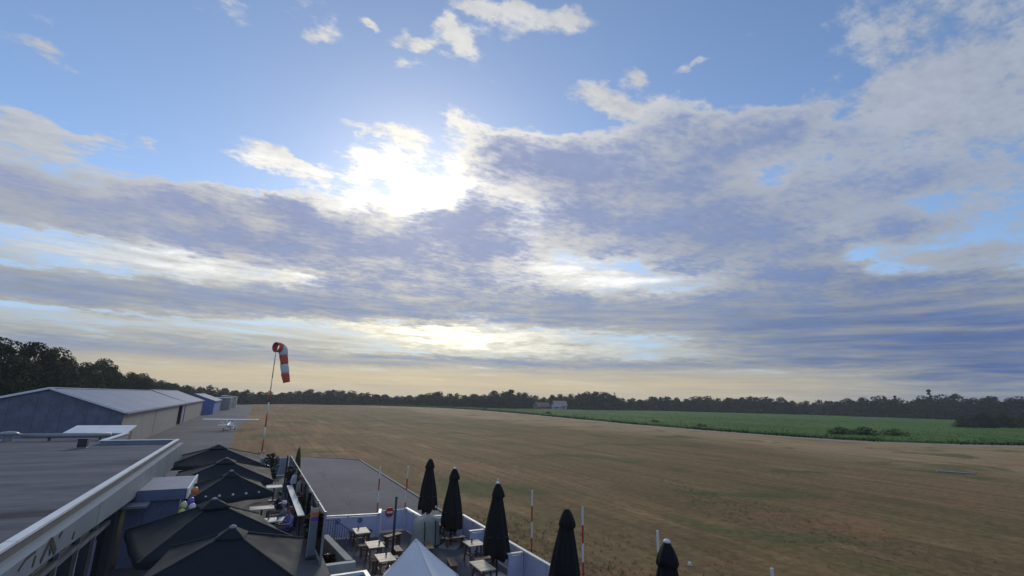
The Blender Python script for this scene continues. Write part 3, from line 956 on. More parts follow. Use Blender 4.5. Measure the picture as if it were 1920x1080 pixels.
# ------------------------------------------------------------------ hangars
def gable_hangar(nm, label, x0, x1, y0, y1, ze, zr, wall, gable, trim, seams, openings=(), doors=()):
    t = thing(nm, label, 'hangar', ((x0 + x1) / 2, (y0 + y1) / 2, 0))
    xm = (x0 + x1) / 2 + .8
    # gable wall of upright cladding sheets
    n = max(4, int((x1 - x0) / 1.05))
    for i in range(n):
        a, b_ = x0 + (x1 - x0) * i / n, x0 + (x1 - x0) * (i + 1) / n
        zf = lambda x: ze + (zr - ze) * (1 - abs(x - xm) / ((x1 - xm) if x > xm else (xm - x0)))
        yy = y0 + .012 * (i % 2)
        c = MB(); c.hexa([(a, yy, 0), (b_ - .015, yy, 0), (b_ - .015, yy + .12, 0), (a, yy + .12, 0), (a, yy, zf(a) - .06), (b_ - .015, yy, zf(b_) - .06), (b_ - .015, yy + .12, zf(b_) - .06), (a, yy + .12, zf(a) - .06)])
        mk('cladding_panel', c, gable, t)
    c = MB(); c.box(x0, x0 + .2, y0 + .15, y1, 0, ze - .05); c.box(x0, x1, y1 - .2, y1, 0, ze - .05)
    mk('back_wall', c, wall, t)
    # long front of door leaves and wall bays
    ed = sorted(seams)
    for a, b_ in zip(ed[:-1], ed[1:]):
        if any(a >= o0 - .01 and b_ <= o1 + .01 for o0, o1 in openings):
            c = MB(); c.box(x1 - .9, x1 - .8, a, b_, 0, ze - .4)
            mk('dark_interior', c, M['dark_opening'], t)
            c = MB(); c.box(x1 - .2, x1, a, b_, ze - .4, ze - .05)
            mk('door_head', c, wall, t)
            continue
        dm = M['violet_door'] if any(a >= o0 - .01 and b_ <= o1 + .01 for o0, o1 in doors) else wall
        c = MB(); c.box(x1 - .2, x1 - (.06 if dm is not wall else 0), a + .16, b_ - .16, 0, ze - .05)
        mk('door_leaf', c, dm, t)
        c = MB(); c.box(x1 - .25, x1 - .1, b_ - .159, b_ + .159, 0, ze - .05)
        mk('door_gap', c, M['dark_opening'], t)
    # roof slopes in sheets, with verge and ridge trim
    for sx in (0, 1):
        xa = x0 - .3 if sx == 0 else x1 + .3
        nr = max(3, int((y1 - y0) / 5.5))
        for i in range(nr):
            ya, yb = y0 - .25 + (y1 - y0 + .5) * i / nr, y0 - .25 + (y1 - y0 + .5) * (i + 1) / nr
            dz = .008 * (i % 2)
            zl = ze - (zr - ze) / (x1 - xm) * .3 if sx else ze - (zr - ze) / (xm - x0) * .3
            q = [(xa, ya), (xm, ya), (xm, yb - .02), (xa, yb - .02)] if sx == 0 else [(xm, ya), (xa, ya), (xa, yb - .02), (xm, yb - .02)]
            zz = [zl, zr, zr, zl] if sx == 0 else [zr, zl, zl, zr]
            c = MB(); c.hexa([(p[0], p[1], z_ + dz) for p, z_ in zip(q, zz)] + [(p[0], p[1], z_ + .08 + dz) for p, z_ in zip(q, zz)])
            mk('roof_sheet', c, M['hangar_roof'], t)
        if trim:
            zl = ze - (zr - ze) / ((x1 - xm) if sx else (xm - x0)) * .3
            c = MB(); c.bar((xa, y0 - .29, zl + .05), (xm, y0 - .29, zr + .07), .07, .22)
            mk('verge_trim', c, M['hangar_trim'], t)
    c = MB(); c.box(xm - .22, xm + .22, y0 - .26, y1 + .2, zr + .085, zr + .15)
    mk('ridge_cap', c, M['hangar_trim'], t)
    c = MB(); c.box(x1 + .31, x1 + .43, y0 - .25, y1 + .25, ze - .22, ze - .1)
    mk('gutter', c, M['grey_metal'], t)
    return t


HX = -12.6
gable_hangar('hangar', 'largest grey hangar with wide pale roof and rough gable, nearest the clubhouse', -27.6, HX, 69.3, 127, 4.25, 6.62,
             M['hangar_wall'], M['hangar_gable'], True, [69.5, 91, 117, 123.5, 126.9], openings=[(117, 123.5)], doors=[(123.5, 126.9)])
gable_hangar('hangar', 'beige hangar directly behind the largest one, roof slightly higher', -27.6, HX + .02, 127.6, 168, 4.30, 6.78,
             M['hangar_wall'], M['hangar_gable'], False, [127.7, 152, 168])
gable_hangar('hangar', 'blue walled hangar between the beige hangar and grey sheds', -22.5, -10.0, 174, 209, 4.05, 6.0,
             M['hangar_blue'], M['hangar_blue'], False, [174.2, 182, 190, 199, 209])
t = thing('low_shed', 'low grey shed with flat roof at the far end of the hangar row', 'shed', (-10, 228, 0))
c = MB(); c.box(-17, -7.4, 217, 240, 0, 4.3)
mk('wall', c, M['hangar_wall'], t)
c = MB(); c.box(-17.3, -7.1, 216.7, 240.3, 4.303, 4.6)
mk('roof', c, M['shed_grey'], t)
for y in (221, 227, 233):
    c = MB(); c.box(-7.39, -7.33, y, y + 3, 0, 3.4)
    mk('door', c, M['dark_opening'] if y == 221 else M['violet_door'], t)
t = thing('container_shed', 'pale boxy shed standing last before the far trees', 'shed', (-8, 258, 0))
c = MB(); c.box(-12, -6.2, 250, 268, 0, 4.6)
mk('wall', c, M['farm_white'], t)
c = MB(); c.hexa([(-12.3, 249.7, 4.603), (-5.9, 249.7, 4.603), (-5.9, 268.3, 4.603), (-12.3, 268.3, 4.603), (-12.3, 249.7, 5.4), (-5.9, 249.7, 4.75), (-5.9, 268.3, 4.75), (-12.3, 268.3, 5.4)])
mk('roof', c, M['shed_grey'], t)
c = MB(); c.box(-6.19, -6.13, 254, 259, 0, 3.6)
mk('door', c, M['dark_opening'], t)

# ------------------------------------------------------------------ farm in the far trees
def farmhouse(nm, label, cx, cy, rz, L, W, ze, zr, wall, roof, windows=2, chimney=False):
    t = thing(nm, label, 'house', (cx, cy, 0), rz)
    c = MB(); c.box(-L / 2, L / 2, -W / 2, W / 2, 0, ze)
    c.add([(-L / 2, -W / 2, ze), (-L / 2, W / 2, ze), (-L / 2, 0, zr - .2)], [(0, 2, 1)])
    c.add([(L / 2, -W / 2, ze), (L / 2, W / 2, ze), (L / 2, 0, zr - .2)], [(0, 1, 2)])
    mk('wall', c, wall, t, world=False)
    for s in (-1, 1):
        c = MB(); c.hexa([(-L / 2 - .4, s * (W / 2 + .5), ze - .3), (L / 2 + .4, s * (W / 2 + .5), ze - .3), (L / 2 + .4, 0, zr), (-L / 2 - .4, 0, zr),
                          (-L / 2 - .4, s * (W / 2 + .5), ze - .05), (L / 2 + .4, s * (W / 2 + .5), ze - .05), (L / 2 + .4, 0, zr + .25), (-L / 2 - .4, 0, zr + .25)])
        r = mk('roof', c, roof, t, world=False)
    for i in range(windows):
        x = -L / 2 + L * (i + 1) / (windows + 1)
        c = MB(); c.box(x - .7, x + .7, -W / 2 - .08, -W / 2 - .005, 1.0, 2.5)
        w = mk('window', c, M['white_paint'], t, world=False)
        c = MB(); c.box(x - .58, x + .58, -W / 2 - .12, -W / 2 - .082, 1.12, 2.38)
        mk('pane', c, M['dark_glass'], w, world=False)
    c = MB(); c.box(L / 2 + .01, L / 2 + .08, -.6, .6, ze * .55, ze * .55 + 1.4)
    mk('window', c, M['dark_glass'], t, world=False)
    if chimney:
        c = MB(); c.box(-.4, .4, -.4, .4, zr - .5, zr + 1.0)
        mk('chimney', c, M['brick_red'], t, world=False)
    return t


farmhouse('farmhouse', 'white farmhouse with steep pinkish roof at the edge of the crop', 202, 300, R(-22), 9.5, 7, 3.2, 6.4, M['farm_white'], M['roof_tile'], 3)
farmhouse('farm_barn', 'low red roofed barn beside the white farmhouse, mostly behind trees', 193.5, 309, R(-8), 8, 6, 2.2, 4.9, M['brick_red'], M['brick_red'], 2)
farmhouse('garden_shed', 'small peaked red shed left of the white farmhouse', 183, 302, R(50), 4.5, 4, 2.4, 5.2, M['brick_red'], M['roof_tile'], 1)
farmhouse('outbuilding', 'tiny white outbuilding against the front of the farmhouse', 196.0, 295.5, R(-22), 6, 5, 2.4, 3.6, M['farm_white'], M['shed_grey'], 1)
t = thing('long_barn', 'long low grey barn beyond the crop, left of the pale shed', 'barn', (290, 338, 0), R(-38))
c = MB(); c.box(-22, 22, -7, 7, 0, 4.0)
mk('wall', c, M['shed_grey'], t, world=False)
for s in (-1, 1):
    c = MB(); c.hexa([(-22.5, s * 7.5, 3.9), (22.5, s * 7.5, 3.9), (22.5, 0, 6.6), (-22.5, 0, 6.6), (-22.5, s * 7.5, 4.1), (22.5, s * 7.5, 4.1), (22.5, 0, 6.8), (-22.5, 0, 6.8)])
    mk('roof', c, M['shed_grey'], t, world=False)
for i in range(4):
    c = MB(); c.box(-18 + i * 9.5, -14 + i * 9.5, -7.1, -7.01, 0, 3.2)
    mk('door', c, M['dark_opening'], t, world=False)
t = thing('field_shed', 'small boxy pinkish shed at the right end of the long barn', 'shed', (322, 316, 0), R(-40))
c = MB(); c.box(-5, 5, -4, 4, 0, 4.6)
mk('wall', c, M['farm_white'], t, world=False)
c = MB(); c.box(-5.3, 5.3, -4.3, 4.3, 4.603, 4.95)
mk('roof', c, M['shed_grey'], t, world=False)
c = MB(); c.box(-4.5, -1, -4.08, -4.01, 0, 3.8)
mk('door', c, M['dark_opening'], t, world=False)

# ------------------------------------------------------------------ terrace deck
DZ = .9
c = MB()
c.box(-3.36, 3.05, -6, 40.2, 0, DZ)
structure(mk('terrace', c, M['deck']))

# ------------------------------------------------------------------ windsock
t = thing('windsock', 'red and white windsock hanging limp from its banded pole', 'windsock', (1.83, 64.6, 0))
zz, k = 0.0, 0
while zz < 11.3:
    z2 = min(11.3, zz + 1.42)
    c = MB(); c.tube([(1.83, 64.6, zz), (1.83, 64.6, z2 - .004)], [.085 - .0035 * zz, .085 - .0035 * z2], 12)
    mk('pole_band', c, M['cap_white'] if (k % 2 and k < 6) else (M['red_paint'] if k < 5 else M['grey_metal']), t, smooth=True)
    zz, k = z2, k + 1
c = MB(); c.box(1.53, 2.13, 64.3, 64.9, 0, .12)
mk('base', c, M['concrete'], t)
c = MB(); c.tube([(1.83, 64.6, 11.3), (1.84, 64.58, 11.75), (1.72, 64.5, 12.0)], [.03, .026, .022], 8)
mk('swivel_arm', c, M['grey_metal'], t)
path = [Vector(p) for p in [(1.74, 64.15, 12.20), (2.00, 64.35, 12.22), (2.26, 64.50, 12.19), (2.50, 64.58, 12.02), (2.64, 64.60, 11.70), (2.72, 64.60, 11.30), (2.83, 64.58, 10.75), (2.93, 64.57, 10.25), (3.04, 64.57, 9.70), (3.16, 64.57, 9.15), (3.30, 64.58, 8.6), (3.44, 64.58, 8.05)]]
rads = [.60, .60, .585, .56, .52, .46, .43, .44, .45, .44, .41, .37]
ring = MB()
dirn = (path[1] - path[0]).normalized()
u = dirn.cross(Vector((0, 0, 1))).normalized(); w = u.cross(dirn)
rp = [path[0] + (u * math.cos(a) + w * math.sin(a)) * .61 for a in [2 * math.pi * i / 24 for i in range(25)]]
ring.tube(rp, .022, 6, cap=False)
mk('hoop', ring, M['grey_metal'], t, smooth=True)
def sock_piece(i0, i1, m):
    """hollow fabric band with soft vertical folds"""
    mb = MB()
    n = 20
    V, Fc = [], []
    pts, rs = [], []
    for i in range(i0, i1):
        for s_ in (0, .5):
            pts.append(path[i].lerp(path[i + 1], s_)); rs.append(rads[i] * (1 - s_) + rads[i + 1] * s_)
    pts.append(path[i1]); rs.append(rads[i1])
    for i, p in enumerate(pts):
        d = (pts[min(i + 1, len(pts) - 1)] - pts[max(i - 1, 0)]).normalized()
        a0 = Vector((0, 1, 0)); u = d.cross(a0).normalized(); w = u.cross(d).normalized()
        for j in range(n):
            a = 2 * math.pi * j / n
            fold = 1 + (.07 * math.sin(3 * a + i * .4) + .04 * math.sin(7 * a + i * .9)) * min(1, max(0, (i0 * 2 + i - 2) / 8))
            V.append(p + (u * math.cos(a) + w * math.sin(a) * (1 if i0 < 2 else .8)) * rs[i] * fold)
    for i in range(len(pts) - 1):
        for j in range(n):
            Fc.append((i * n + j, i * n + (j + 1) % n, (i + 1) * n + (j + 1) % n, (i + 1) * n + j))
    mb.add(V, Fc)
    o = mk('sock_band', mb, m, t, smooth=True)
    sm = o.modifiers.new('cloth', 'SOLIDIFY')
    sm.thickness = .012
for i0, i1, m in ((0, 2, 'sock_red'), (2, 5, 'sock_white'), (5, 7, 'sock_red'), (7, 9, 'sock_white'), (9, 11, 'sock_red')):
    sock_piece(i0, i1, M[m])

# ------------------------------------------------------------------ light aircraft, seen from behind
def aircraft():
    head = R(-49)                                   # nose bearing
    t = thing('light_aircraft', 'small white high wing aircraft parked on the apron by the beige hangar', 'aircraft', (-2.95, 104, 0), R(-6))
    t.scale = (.84, .84, .84)
    # local frame: x along the wing, y forward
    c = MB()
    n = 12
    secs = [(-4.6, .12, .22, 1.15), (-3.2, .20, .30, 1.10), (-1.6, .36, .46, 1.12), (-.6, .52, .66, 1.22), (.4, .55, .70, 1.30), (1.2, .50, .52, 1.15), (1.9, .40, .40, 1.08), (2.25, .22, .24, 1.05)]
    V, Fc = [], []
    for (y, rx, rz, z) in secs:
        for j in range(n):
            a = 2 * math.pi * j / n
            V.append((rx * math.cos(a), y, z + rz * math.sin(a)))
    for i in range(len(secs) - 1):
        for j in range(n):
            Fc.append((i * n + j, i * n + (j + 1) % n, (i + 1) * n + (j + 1) % n, (i + 1) * n + j))
    Fc += [tuple(range(n)), tuple(reversed(range((len(secs) - 1) * n, len(secs) * n)))]
    c.add(V, Fc)
    mk('fuselage', c, M['white_paint'], t, smooth=True, world=False)
    def foil(nm, x0, x1, yc, chord, thick, z, tip=1.0, dih=0.0, mat=None):
        c = MB()
        prof = [(.5, 0), (.42, .42), (.25, .62), (0, .60), (-.3, .34), (-.5, .04), (-.3, -.12), (0, -.22), (.25, -.28), (.42, -.22)]
        st = [x0, x0 * .96, x0 * .6, 0, x1 * .6, x1 * .96, x1]
        V, Fc = [], []
        for x in st:
            k = (1 - (1 - tip) * abs(x) / max(abs(x0), abs(x1))) * (.7 if x in (x0, x1) else 1)
            for (a, b_) in prof: V.append((x, yc + a * chord * k, z + dih * abs(x) + b_ * thick * k))
        m_ = len(prof)
        for i in range(len(st) - 1):
            for j in range(m_): Fc.append((i * m_ + j, (i + 1) * m_ + j, (i + 1) * m_ + (j + 1) % m_, i * m_ + (j + 1) % m_))
        Fc += [tuple(reversed(range(m_))), tuple(range((len(st) - 1) * m_, len(st) * m_))]
        c.add(V, Fc)
        return mk(nm, c, mat or M['white_paint'], t, smooth=False, world=False)
    foil('wing', -5.4, 5.4, .35, 1.45, .40, 2.02, .82, .015)
    foil('tailplane', -1.65, 1.65, -4.35, .85, .14, 1.22, .8)
    c = MB()
    c.hexa([(-.05, -4.75, 1.25), (.05, -4.75, 1.25), (.05, -3.75, 1.25), (-.05, -3.75, 1.25), (-.03, -4.85, 2.25), (.03, -4.85, 2.25), (.03, -4.35, 2.25), (-.03, -4.35, 2.25)])
    mk('fin', c, M['white_paint'], t, world=False)
    c = MB(); c.hexa([(-.5, .45, 1.55), (.5, .45, 1.55), (.46, 1.25, 1.50), (-.46, 1.25, 1.50), (-.42, .30, 1.98), (.42, .30, 1.98), (.40, .55, 1.98), (-.40, .55, 1.98)])
    mk('windscreen', c, M['dark_glass'], t, world=False)
    for s in (-1, 1):
        c = MB(); c.bar((s * .5, .3, .85), (s * 2.5, .35, 2.02), .10, .05)
        mk('wing_strut', c, M['white_paint'], t, world=False)
        c = MB(); c.bar((s * .35, -.1, .75), (s * 1.05, -.15, .22), .09, .05)
        g_ = mk('gear_leg', c, M['white_paint'], t, world=False)
        c = MB(); c.tube([(s * 1.02, -.15, .2), (s * 1.16, -.15, .2)], .2, 14)
        mk('wheel', c, M['rubber'], t, world=False)
    c = MB(); c.bar((0, 1.5, .8), (0, 1.6, .18), .06, .06)
    mk('nose_leg', c, M['grey_metal'], t, world=False)
    c = MB(); c.tube([(-.06, 1.6, .17), (.06, 1.6, .17)], .17, 14)
    mk('wheel', c, M['rubber'], t, world=False)
    c = MB(); c.hexa([(-.85, 2.28, 1.02), (.85, 2.28, 1.06), (.85, 2.31, 1.08), (-.85, 2.31, 1.00), (-.85, 2.27, 1.10), (.85, 2.27, .98), (.85, 2.30, 1.0), (-.85, 2.30, 1.08)])
    mk('propeller', c, M['dark_metal'], t, world=False)
    c = MB(); c.lathe([(.0, 0), (.14, .0), (.10, .16), (.0, .22)], 12)
    o = mk('spinner', c, M['white_paint'], t, world=False)
    o.rotation_euler = (R(-90), 0, 0); o.location = (0, 2.25, 1.05)
aircraft()

# ------------------------------------------------------------------ white fence round the lower patio
def fence(label, segs, ztop=1.05, cap=True):
    """segs: list of (x0, y0, x1, y1); panel boards between posts under a pale cap rail"""
    x, y = segs[0][0], segs[0][1]
    t = thing('patio_fence', label, 'fence', (x, y, 0), group='white fence round the patio')
    for (x0, y0, x1, y1) in segs:
        L = math.dist((x0, y0), (x1, y1))
        n = max(1, round(L / 1.25))
        dx, dy = (x1 - x0) / L, (y1 - y0) / L
        for i in range(n):
            a, b_ = L * i / n, L * (i + 1) / n
            c = MB(); c.bar((x0 + dx * (a + .045), y0 + dy * (a + .045), ztop / 2 - .02), (x0 + dx * (b_ - .045), y0 + dy * (b_ - .045), ztop / 2 - .02), .035, ztop - .16)
            mk('panel', c, M['fence_white'], t)
        for i in range(n + 1):
            a = min(max(L * i / n, .04), L - .04)
            c = MB(); c.cube((x0 + dx * a, y0 + dy * a, (ztop - .04) / 2), (.08, .08, ztop - .044), math.atan2(dy, dx))
            mk('post', c, M['fence_white'], t)
        if cap:
            c = MB(); c.bar((x0 - dx * .05, y0 - dy * .05, ztop - .02), (x1 + dx * .05, y1 + dy * .05, ztop - .02), .13, .036)
            mk('cap_rail', c, M['cap_white'], t)
    return t


far_f = fence('white patio fence far run with dark round stickers, behind the stair railing', [(3.45, 25.75, 6.28, 25.3)])
for x, y in ((4.42, 25.545), (5.42, 25.385)):
    c = MB(); c.tube([(x, y, .78), (x + .003, y + .028, .78)], .12, 18)
    mk('sticker', c, M['hangar_blue'], far_f)
fence('short slanting white fence end by the patio gate, beside the first striped post', [(6.30, 25.2, 6.52, 26.0)], 1.09)
gate = thing('patio_gate', 'white gate set back in the far patio fence with a red round sign', 'gate', (7.15, 25.9, 0))
for i in range(5):
    c = MB(); c.box(6.60 + i * .24, 6.60 + (i + 1) * .24 - .012, 25.88, 25.915, .08, 1.02)
    mk('board', c, M['fence_white'], gate)
for z in (.2, .8):
    c = MB(); c.box(6.60, 7.79, 25.92, 25.96, z, z + .09)
    mk('rail', c, M['fence_white'], gate)
sgn = thing('round_sign', 'red round no entry sign with a pale bar on the patio gate', 'sign', (6.97, 25.6, .95))
c = MB(); c.tube([(6.97, 25.84, .93), (6.97, 25.87, .93)], .22, 28)
mk('disc', c, M['red_paint'], sgn)
c = MB(); c.box(6.82, 7.12, 25.825, 25.838, .885, .975)
mk('bar', c, M['cap_white'], sgn)
fence('white fence returning towards the patio at the right of the gate', [(7.85, 25.9, 8.02, 24.0)], 1.07)
fence('white patio fence behind the farthest folded parasol', [(8.05, 23.98, 10.02, 23.55)])
fence('long white fence along the grass side of the patio', [(10.05, 23.5, 10.05, 5.5)])
fence('white partition jutting from the long fence beside the second folded parasol', [(9.30, 20.85, 9.98, 20.85)], 1.0)
fence('white partition jutting from the long fence beside the third folded parasol', [(9.35, 17.35, 9.98, 17.35)], 1.0)

# ------------------------------------------------------------------ red and white posts behind the fence
POSTS = [(6.62, 27.0, 'red and white post by the gate, left of the farthest two'),
         (7.97, 26.55, 'red and white post by the gate, left of the farthest folded parasol'),
         (10.80, 21.3, 'red and white post almost hidden by the third folded parasol'),
         (10.86, 18.15, 'red and white post between the third and fourth folded parasols'),
         (11.0, 14.86, 'red and white post just right of the fourth folded parasol'),
         (11.15, 11.36, 'red and white post touching the nearest folded parasol'),
         (11.28, 7.87, 'red and white post at the bottom edge, only its white top in view')]
for i, (x, y, lab) in enumerate(POSTS):
    if i == 0:
        p0 = thing('marker_post', lab, 'post', (x, y, 0), group='red and white posts outside the fence')
        for j in range(5):
            z0, z1 = 3.0 - (j + 1) * .6, 3.0 - j * .6
            c = MB(); c.tube([(0, 0, max(0, z0) + .003), (0, 0, z1)], .034, 12)
            mk('band', c, M['white_paint'] if j % 2 == 0 else M['red_paint'], p0, world=False, smooth=False)
        c = MB(); c.lathe([(.16, .0), (.16, .06), (.06, .10)], 14)
        mk('foot', c, M['concrete'], p0, world=False)
        o = p0
    else:
        o = copy_tree(p0)
        o['label'] = lab
        o.location = (x, y, 0)
    o.rotation_euler = (R(rng.uniform(-.8, .8)), R(rng.uniform(-.8, .8)), rng.uniform(0, 6))

# ------------------------------------------------------------------ folded black parasols
def folded_canopy(seed, top=3.42, bot=.86):
    """cloth gathered in eight folds round the pole, flap of the wind vent on top"""
    r_ = random.Random(seed)
    prof = [(.52, bot), (.56, bot + .10), (.545, bot + .30), (.50, bot + .62), (.44, bot + 1.0), (.37, bot + 1.36), (.30, bot + 1.68), (.245, bot + 1.92), (.215, bot + 2.06), (.235, bot + 2.14), (.10, bot + 2.30)]
    ph = [r_.uniform(-.25, .25) for _ in range(8)]
    def star(a, i):
        kf = 8 * a / (2 * math.pi)
        j = int(kf) % 8
        depth = .27 * (1 - i / len(prof) * .55)
        return 1 - depth * (.5 - .5 * math.cos(8 * a + ph[j] * 2)) + .10 * math.sin(a + seed + i * .22) + .06 * math.sin(3 * a + i * .5 + seed * 2.1)
    body = MB()
    body.lathe(prof, 48, star=star)
    n = 48
    for j in range(n):                       # uneven hem
        a = 2 * math.pi * j / n
        x, y, z = body.v[j]
        dz = -.10 * math.cos(8 * a + 1.3) + r_.uniform(-.05, .05) + .07 * math.sin(a * 2 + seed)
        body.v[j] = (x, y, z + dz)
    flap = MB()
    fp = [(.235, top - .50), (.275, top - .46), (.245, top - .33), (.175, top - .16), (.105, top - .045), (.07, top)]
    flap.lathe(fp, 40, star=lambda a, i: 1 - .14 * (.5 - .5 * math.cos(8 * a + .5)) + .10 * math.sin(a + seed * 2))
    for j in range(40):
        x, y, z = flap.v[j]
        flap.v[j] = (x, y, z + .05 * math.sin(2 * math.pi * j / 40 * 2 + seed))
    return body, flap


FOLDED = [(9.02, 26.0, 'folded black parasol farthest from the camera, in the far patio corner'),
          (8.98, 22.3, 'folded black parasol second from the far corner, white tipped'),
          (9.12, 17.82, 'tall folded black parasol in the middle of the five, with white tip'),
          (9.02, 13.05, 'folded black parasol fourth from the far corner, no white tip'),
          (9.40, 9.25, 'nearest folded black parasol with white tip, cut by the bottom edge')]
for i, (x, y, lab) in enumerate(FOLDED):
    t = thing('folded_parasol', lab, 'parasol', (x, y, 0), R(20 * i), group='folded black parasols along the patio')
    body, flap = folded_canopy(i + 3)
    cn = mk('canopy', body, M['black_fabric'], t, world=False, smooth=True)
    mk('vent_flap', flap, M['black_fabric'], t, world=False, smooth=True)
    c = MB(); c.tube([(0, 0, .09), (0, 0, 3.3)], .038, 12)
    mk('pole', c, M['dark_metal'], t, world=False, smooth=True)
    c = MB(); c.box(-.42, .42, -.42, .42, 0, .085)
    mk('base_plate', c, M['concrete'], t, world=False)
    if i not in (0, 3):
        c = MB(); c.lathe([(.085, 3.425), (.088, 3.455), (.05, 3.49), (.012, 3.50)], 14)
        mk('finial', c, M['white_paint'], t, world=False, smooth=True)
    c = MB()
    rr = [.53, .53, .53][0]
    c.tube([(.46 * math.cos(a), .46 * math.sin(a), 1.55) for a in [2 * math.pi * q / 24 for q in range(25)]], .012, 5, cap=False)
    mk('tie_strap', c, M['dark_metal'], t, world=False)
    if i == 0:
        c = MB(); c.box(.22, .30, -.60, -.585, 1.02, 1.13)
        o = mk('care_label', c, M['white_paint'], t, world=False)
        o.rotation_euler = (0, 0, R(-20 * i))
    t.rotation_euler = (R((-1.2, .8, -.6, 1.4, -.9)[i]), R((.9, -1.5, .7, -.5, 1.6)[i]), R(47 * i))
    t.scale = (1, 1, 1)

# ------------------------------------------------------------------ open dark parasols over the terrace
def open_parasol(label, x, y, half, zp, ze, lights=False, rz=0.0, base=DZ, mats=('charcoal_fabric', 'charcoal_fabric', 'charcoal_fabric', 'charcoal_fabric'), group='open dark parasols over the terrace', vent=True):
    t = thing('open_parasol', label, 'parasol', (x, y, base), rz, group=group)
    zp, ze = zp - base - (.12 if vent else 0), ze - base
    cor = [(-half, -half), (half, -half), (half, half), (-half, half)]
    nu, nv = 12, 10
    t0 = .10 if vent else .008
    for s_ in range(4):
        a, b_ = cor[s_], cor[(s_ + 1) % 4]
        V = []
        for j in range(nv + 1):
            tt = t0 + (1 - t0) * j / nv
            for i in range(nu + 1):
                u_ = i / nu
                px, py = (a[0] * (1 - u_) + b_[0] * u_) * tt, (a[1] * (1 - u_) + b_[1] * u_) * tt
                sag = .10 * tt * math.sin(math.pi * u_) * math.sin(math.pi * min(1, tt * .9)) + .03 * tt * math.sin(math.pi * u_)
                wr = .030 * mnoise.noise((px * 2.6 + s_, py * 2.6, s_ * 3.1)) * tt + .012 * mnoise.noise((px * 7, py * 7, s_ * 1.7))
                V.append((px, py, zp - (zp - ze) * tt ** .93 - sag + wr))
        # valance hanging from the eave
        nb = len(V)
        for i in range(nu + 1):
            q = V[nv * (nu + 1) + i]
            V.append((q[0] * 1.004, q[1] * 1.004, q[2] - .14 - .02 * math.sin(i * 1.4)))
        Fc = [(j * (nu + 1) + i, (j + 1) * (nu + 1) + i, (j + 1) * (nu + 1) + i + 1, j * (nu + 1) + i + 1) for j in range(nv + 1) for i in range(nu)]
        c = MB(); c.add(V, Fc)
        o = mk('canopy_panel', c, M[mats[s_]], t, world=False, smooth=True)
        # welted seam along the hip
        c = MB(); c.tube([(a[0] * q, a[1] * q, zp - (zp - ze) * q ** .93 + .012) for q in (t0, .3, .5, .7, .9, 1.0)], .022 if vent else .012, 6)
        mk('hip_seam', c, M['seam_fabric' if vent else mats[s_]], t, world=False)
        c = MB(); c.bar((0, 0, zp - .16), (a[0] * .985, a[1] * .985, ze - .02), .03, .035)
        mk('rib', c, M['dark_metal'], t, world=False)
    if vent:
        c = MB()
        q = .20 * half
        V = [(-q, -q, zp - .10), (q, -q, zp - .10), (q, q, zp - .10), (-q, q, zp - .10), (0, 0, zp + .10), (-q, -q, zp - .14), (q, -q, zp - .14), (q, q, zp - .14), (-q, q, zp - .14)]
        c.add(V, [(0, 1, 4), (1, 2, 4), (2, 3, 4), (3, 0, 4), (5, 6, 1, 0), (6, 7, 2, 1), (7, 8, 3, 2), (8, 5, 0, 3)])
        mk('vent_cap', c, M[mats[0]], t, world=False)
        c = MB(); c.lathe([(.075, zp + .055), (.07, zp + .085), (.03, zp + .11)], 12)
        mk('finial', c, M['porch_roof'], t, world=False)
    c = MB(); c.tube([(0, 0, .1), (0, 0, zp - .05)], .045, 12)
    mk('pole', c, M['dark_metal'], t, world=False, smooth=True)
    c = MB(); c.box(-.45, .45, -.45, .45, 0.003, .1)
    mk('base_plate', c, M['concrete'], t, world=False)
    if lights:
        for i in range(5):
            u_ = (i + .7) / 5.4
            px = -half + 2 * half * u_
            c = MB(); c.sphere((px * .86, -half * .86, zp - (zp - ze) * .86 ** .93 - .06), .045, 8, 6)
            mk('string_light', c, M['white_paint'], t, world=False)
    return t


open_parasol('nearest open dark parasol, a charcoal pyramid at the bottom of the picture', 0.0, 12.6, 1.40, 3.92, 3.20, rz=R(-8))
open_parasol('second open dark parasol, wide and drooping towards the window front', -.55, 16.15, 1.68, 3.88, 2.94, rz=R(14))
open_parasol('third open dark parasol with a row of small white lights on its near side', -.34, 22.55, 1.36, 3.74, 2.98, lights=True, rz=R(9))
open_parasol('fourth open dark parasol, between the one with lights and the farthest', -.66, 26.3, 1.95, 3.80, 2.98)
open_parasol('farthest open dark parasol, its peak against the apron', -1.30, 32.4, 2.2, 3.86, 2.98)
open_parasol('small steep white parasol opened over the lower patio at the bottom edge', 4.36, 13.32, 1.06, 3.0, 1.80, rz=R(60), base=0, mats=('white_fabric',) * 4, group='', vent=False)

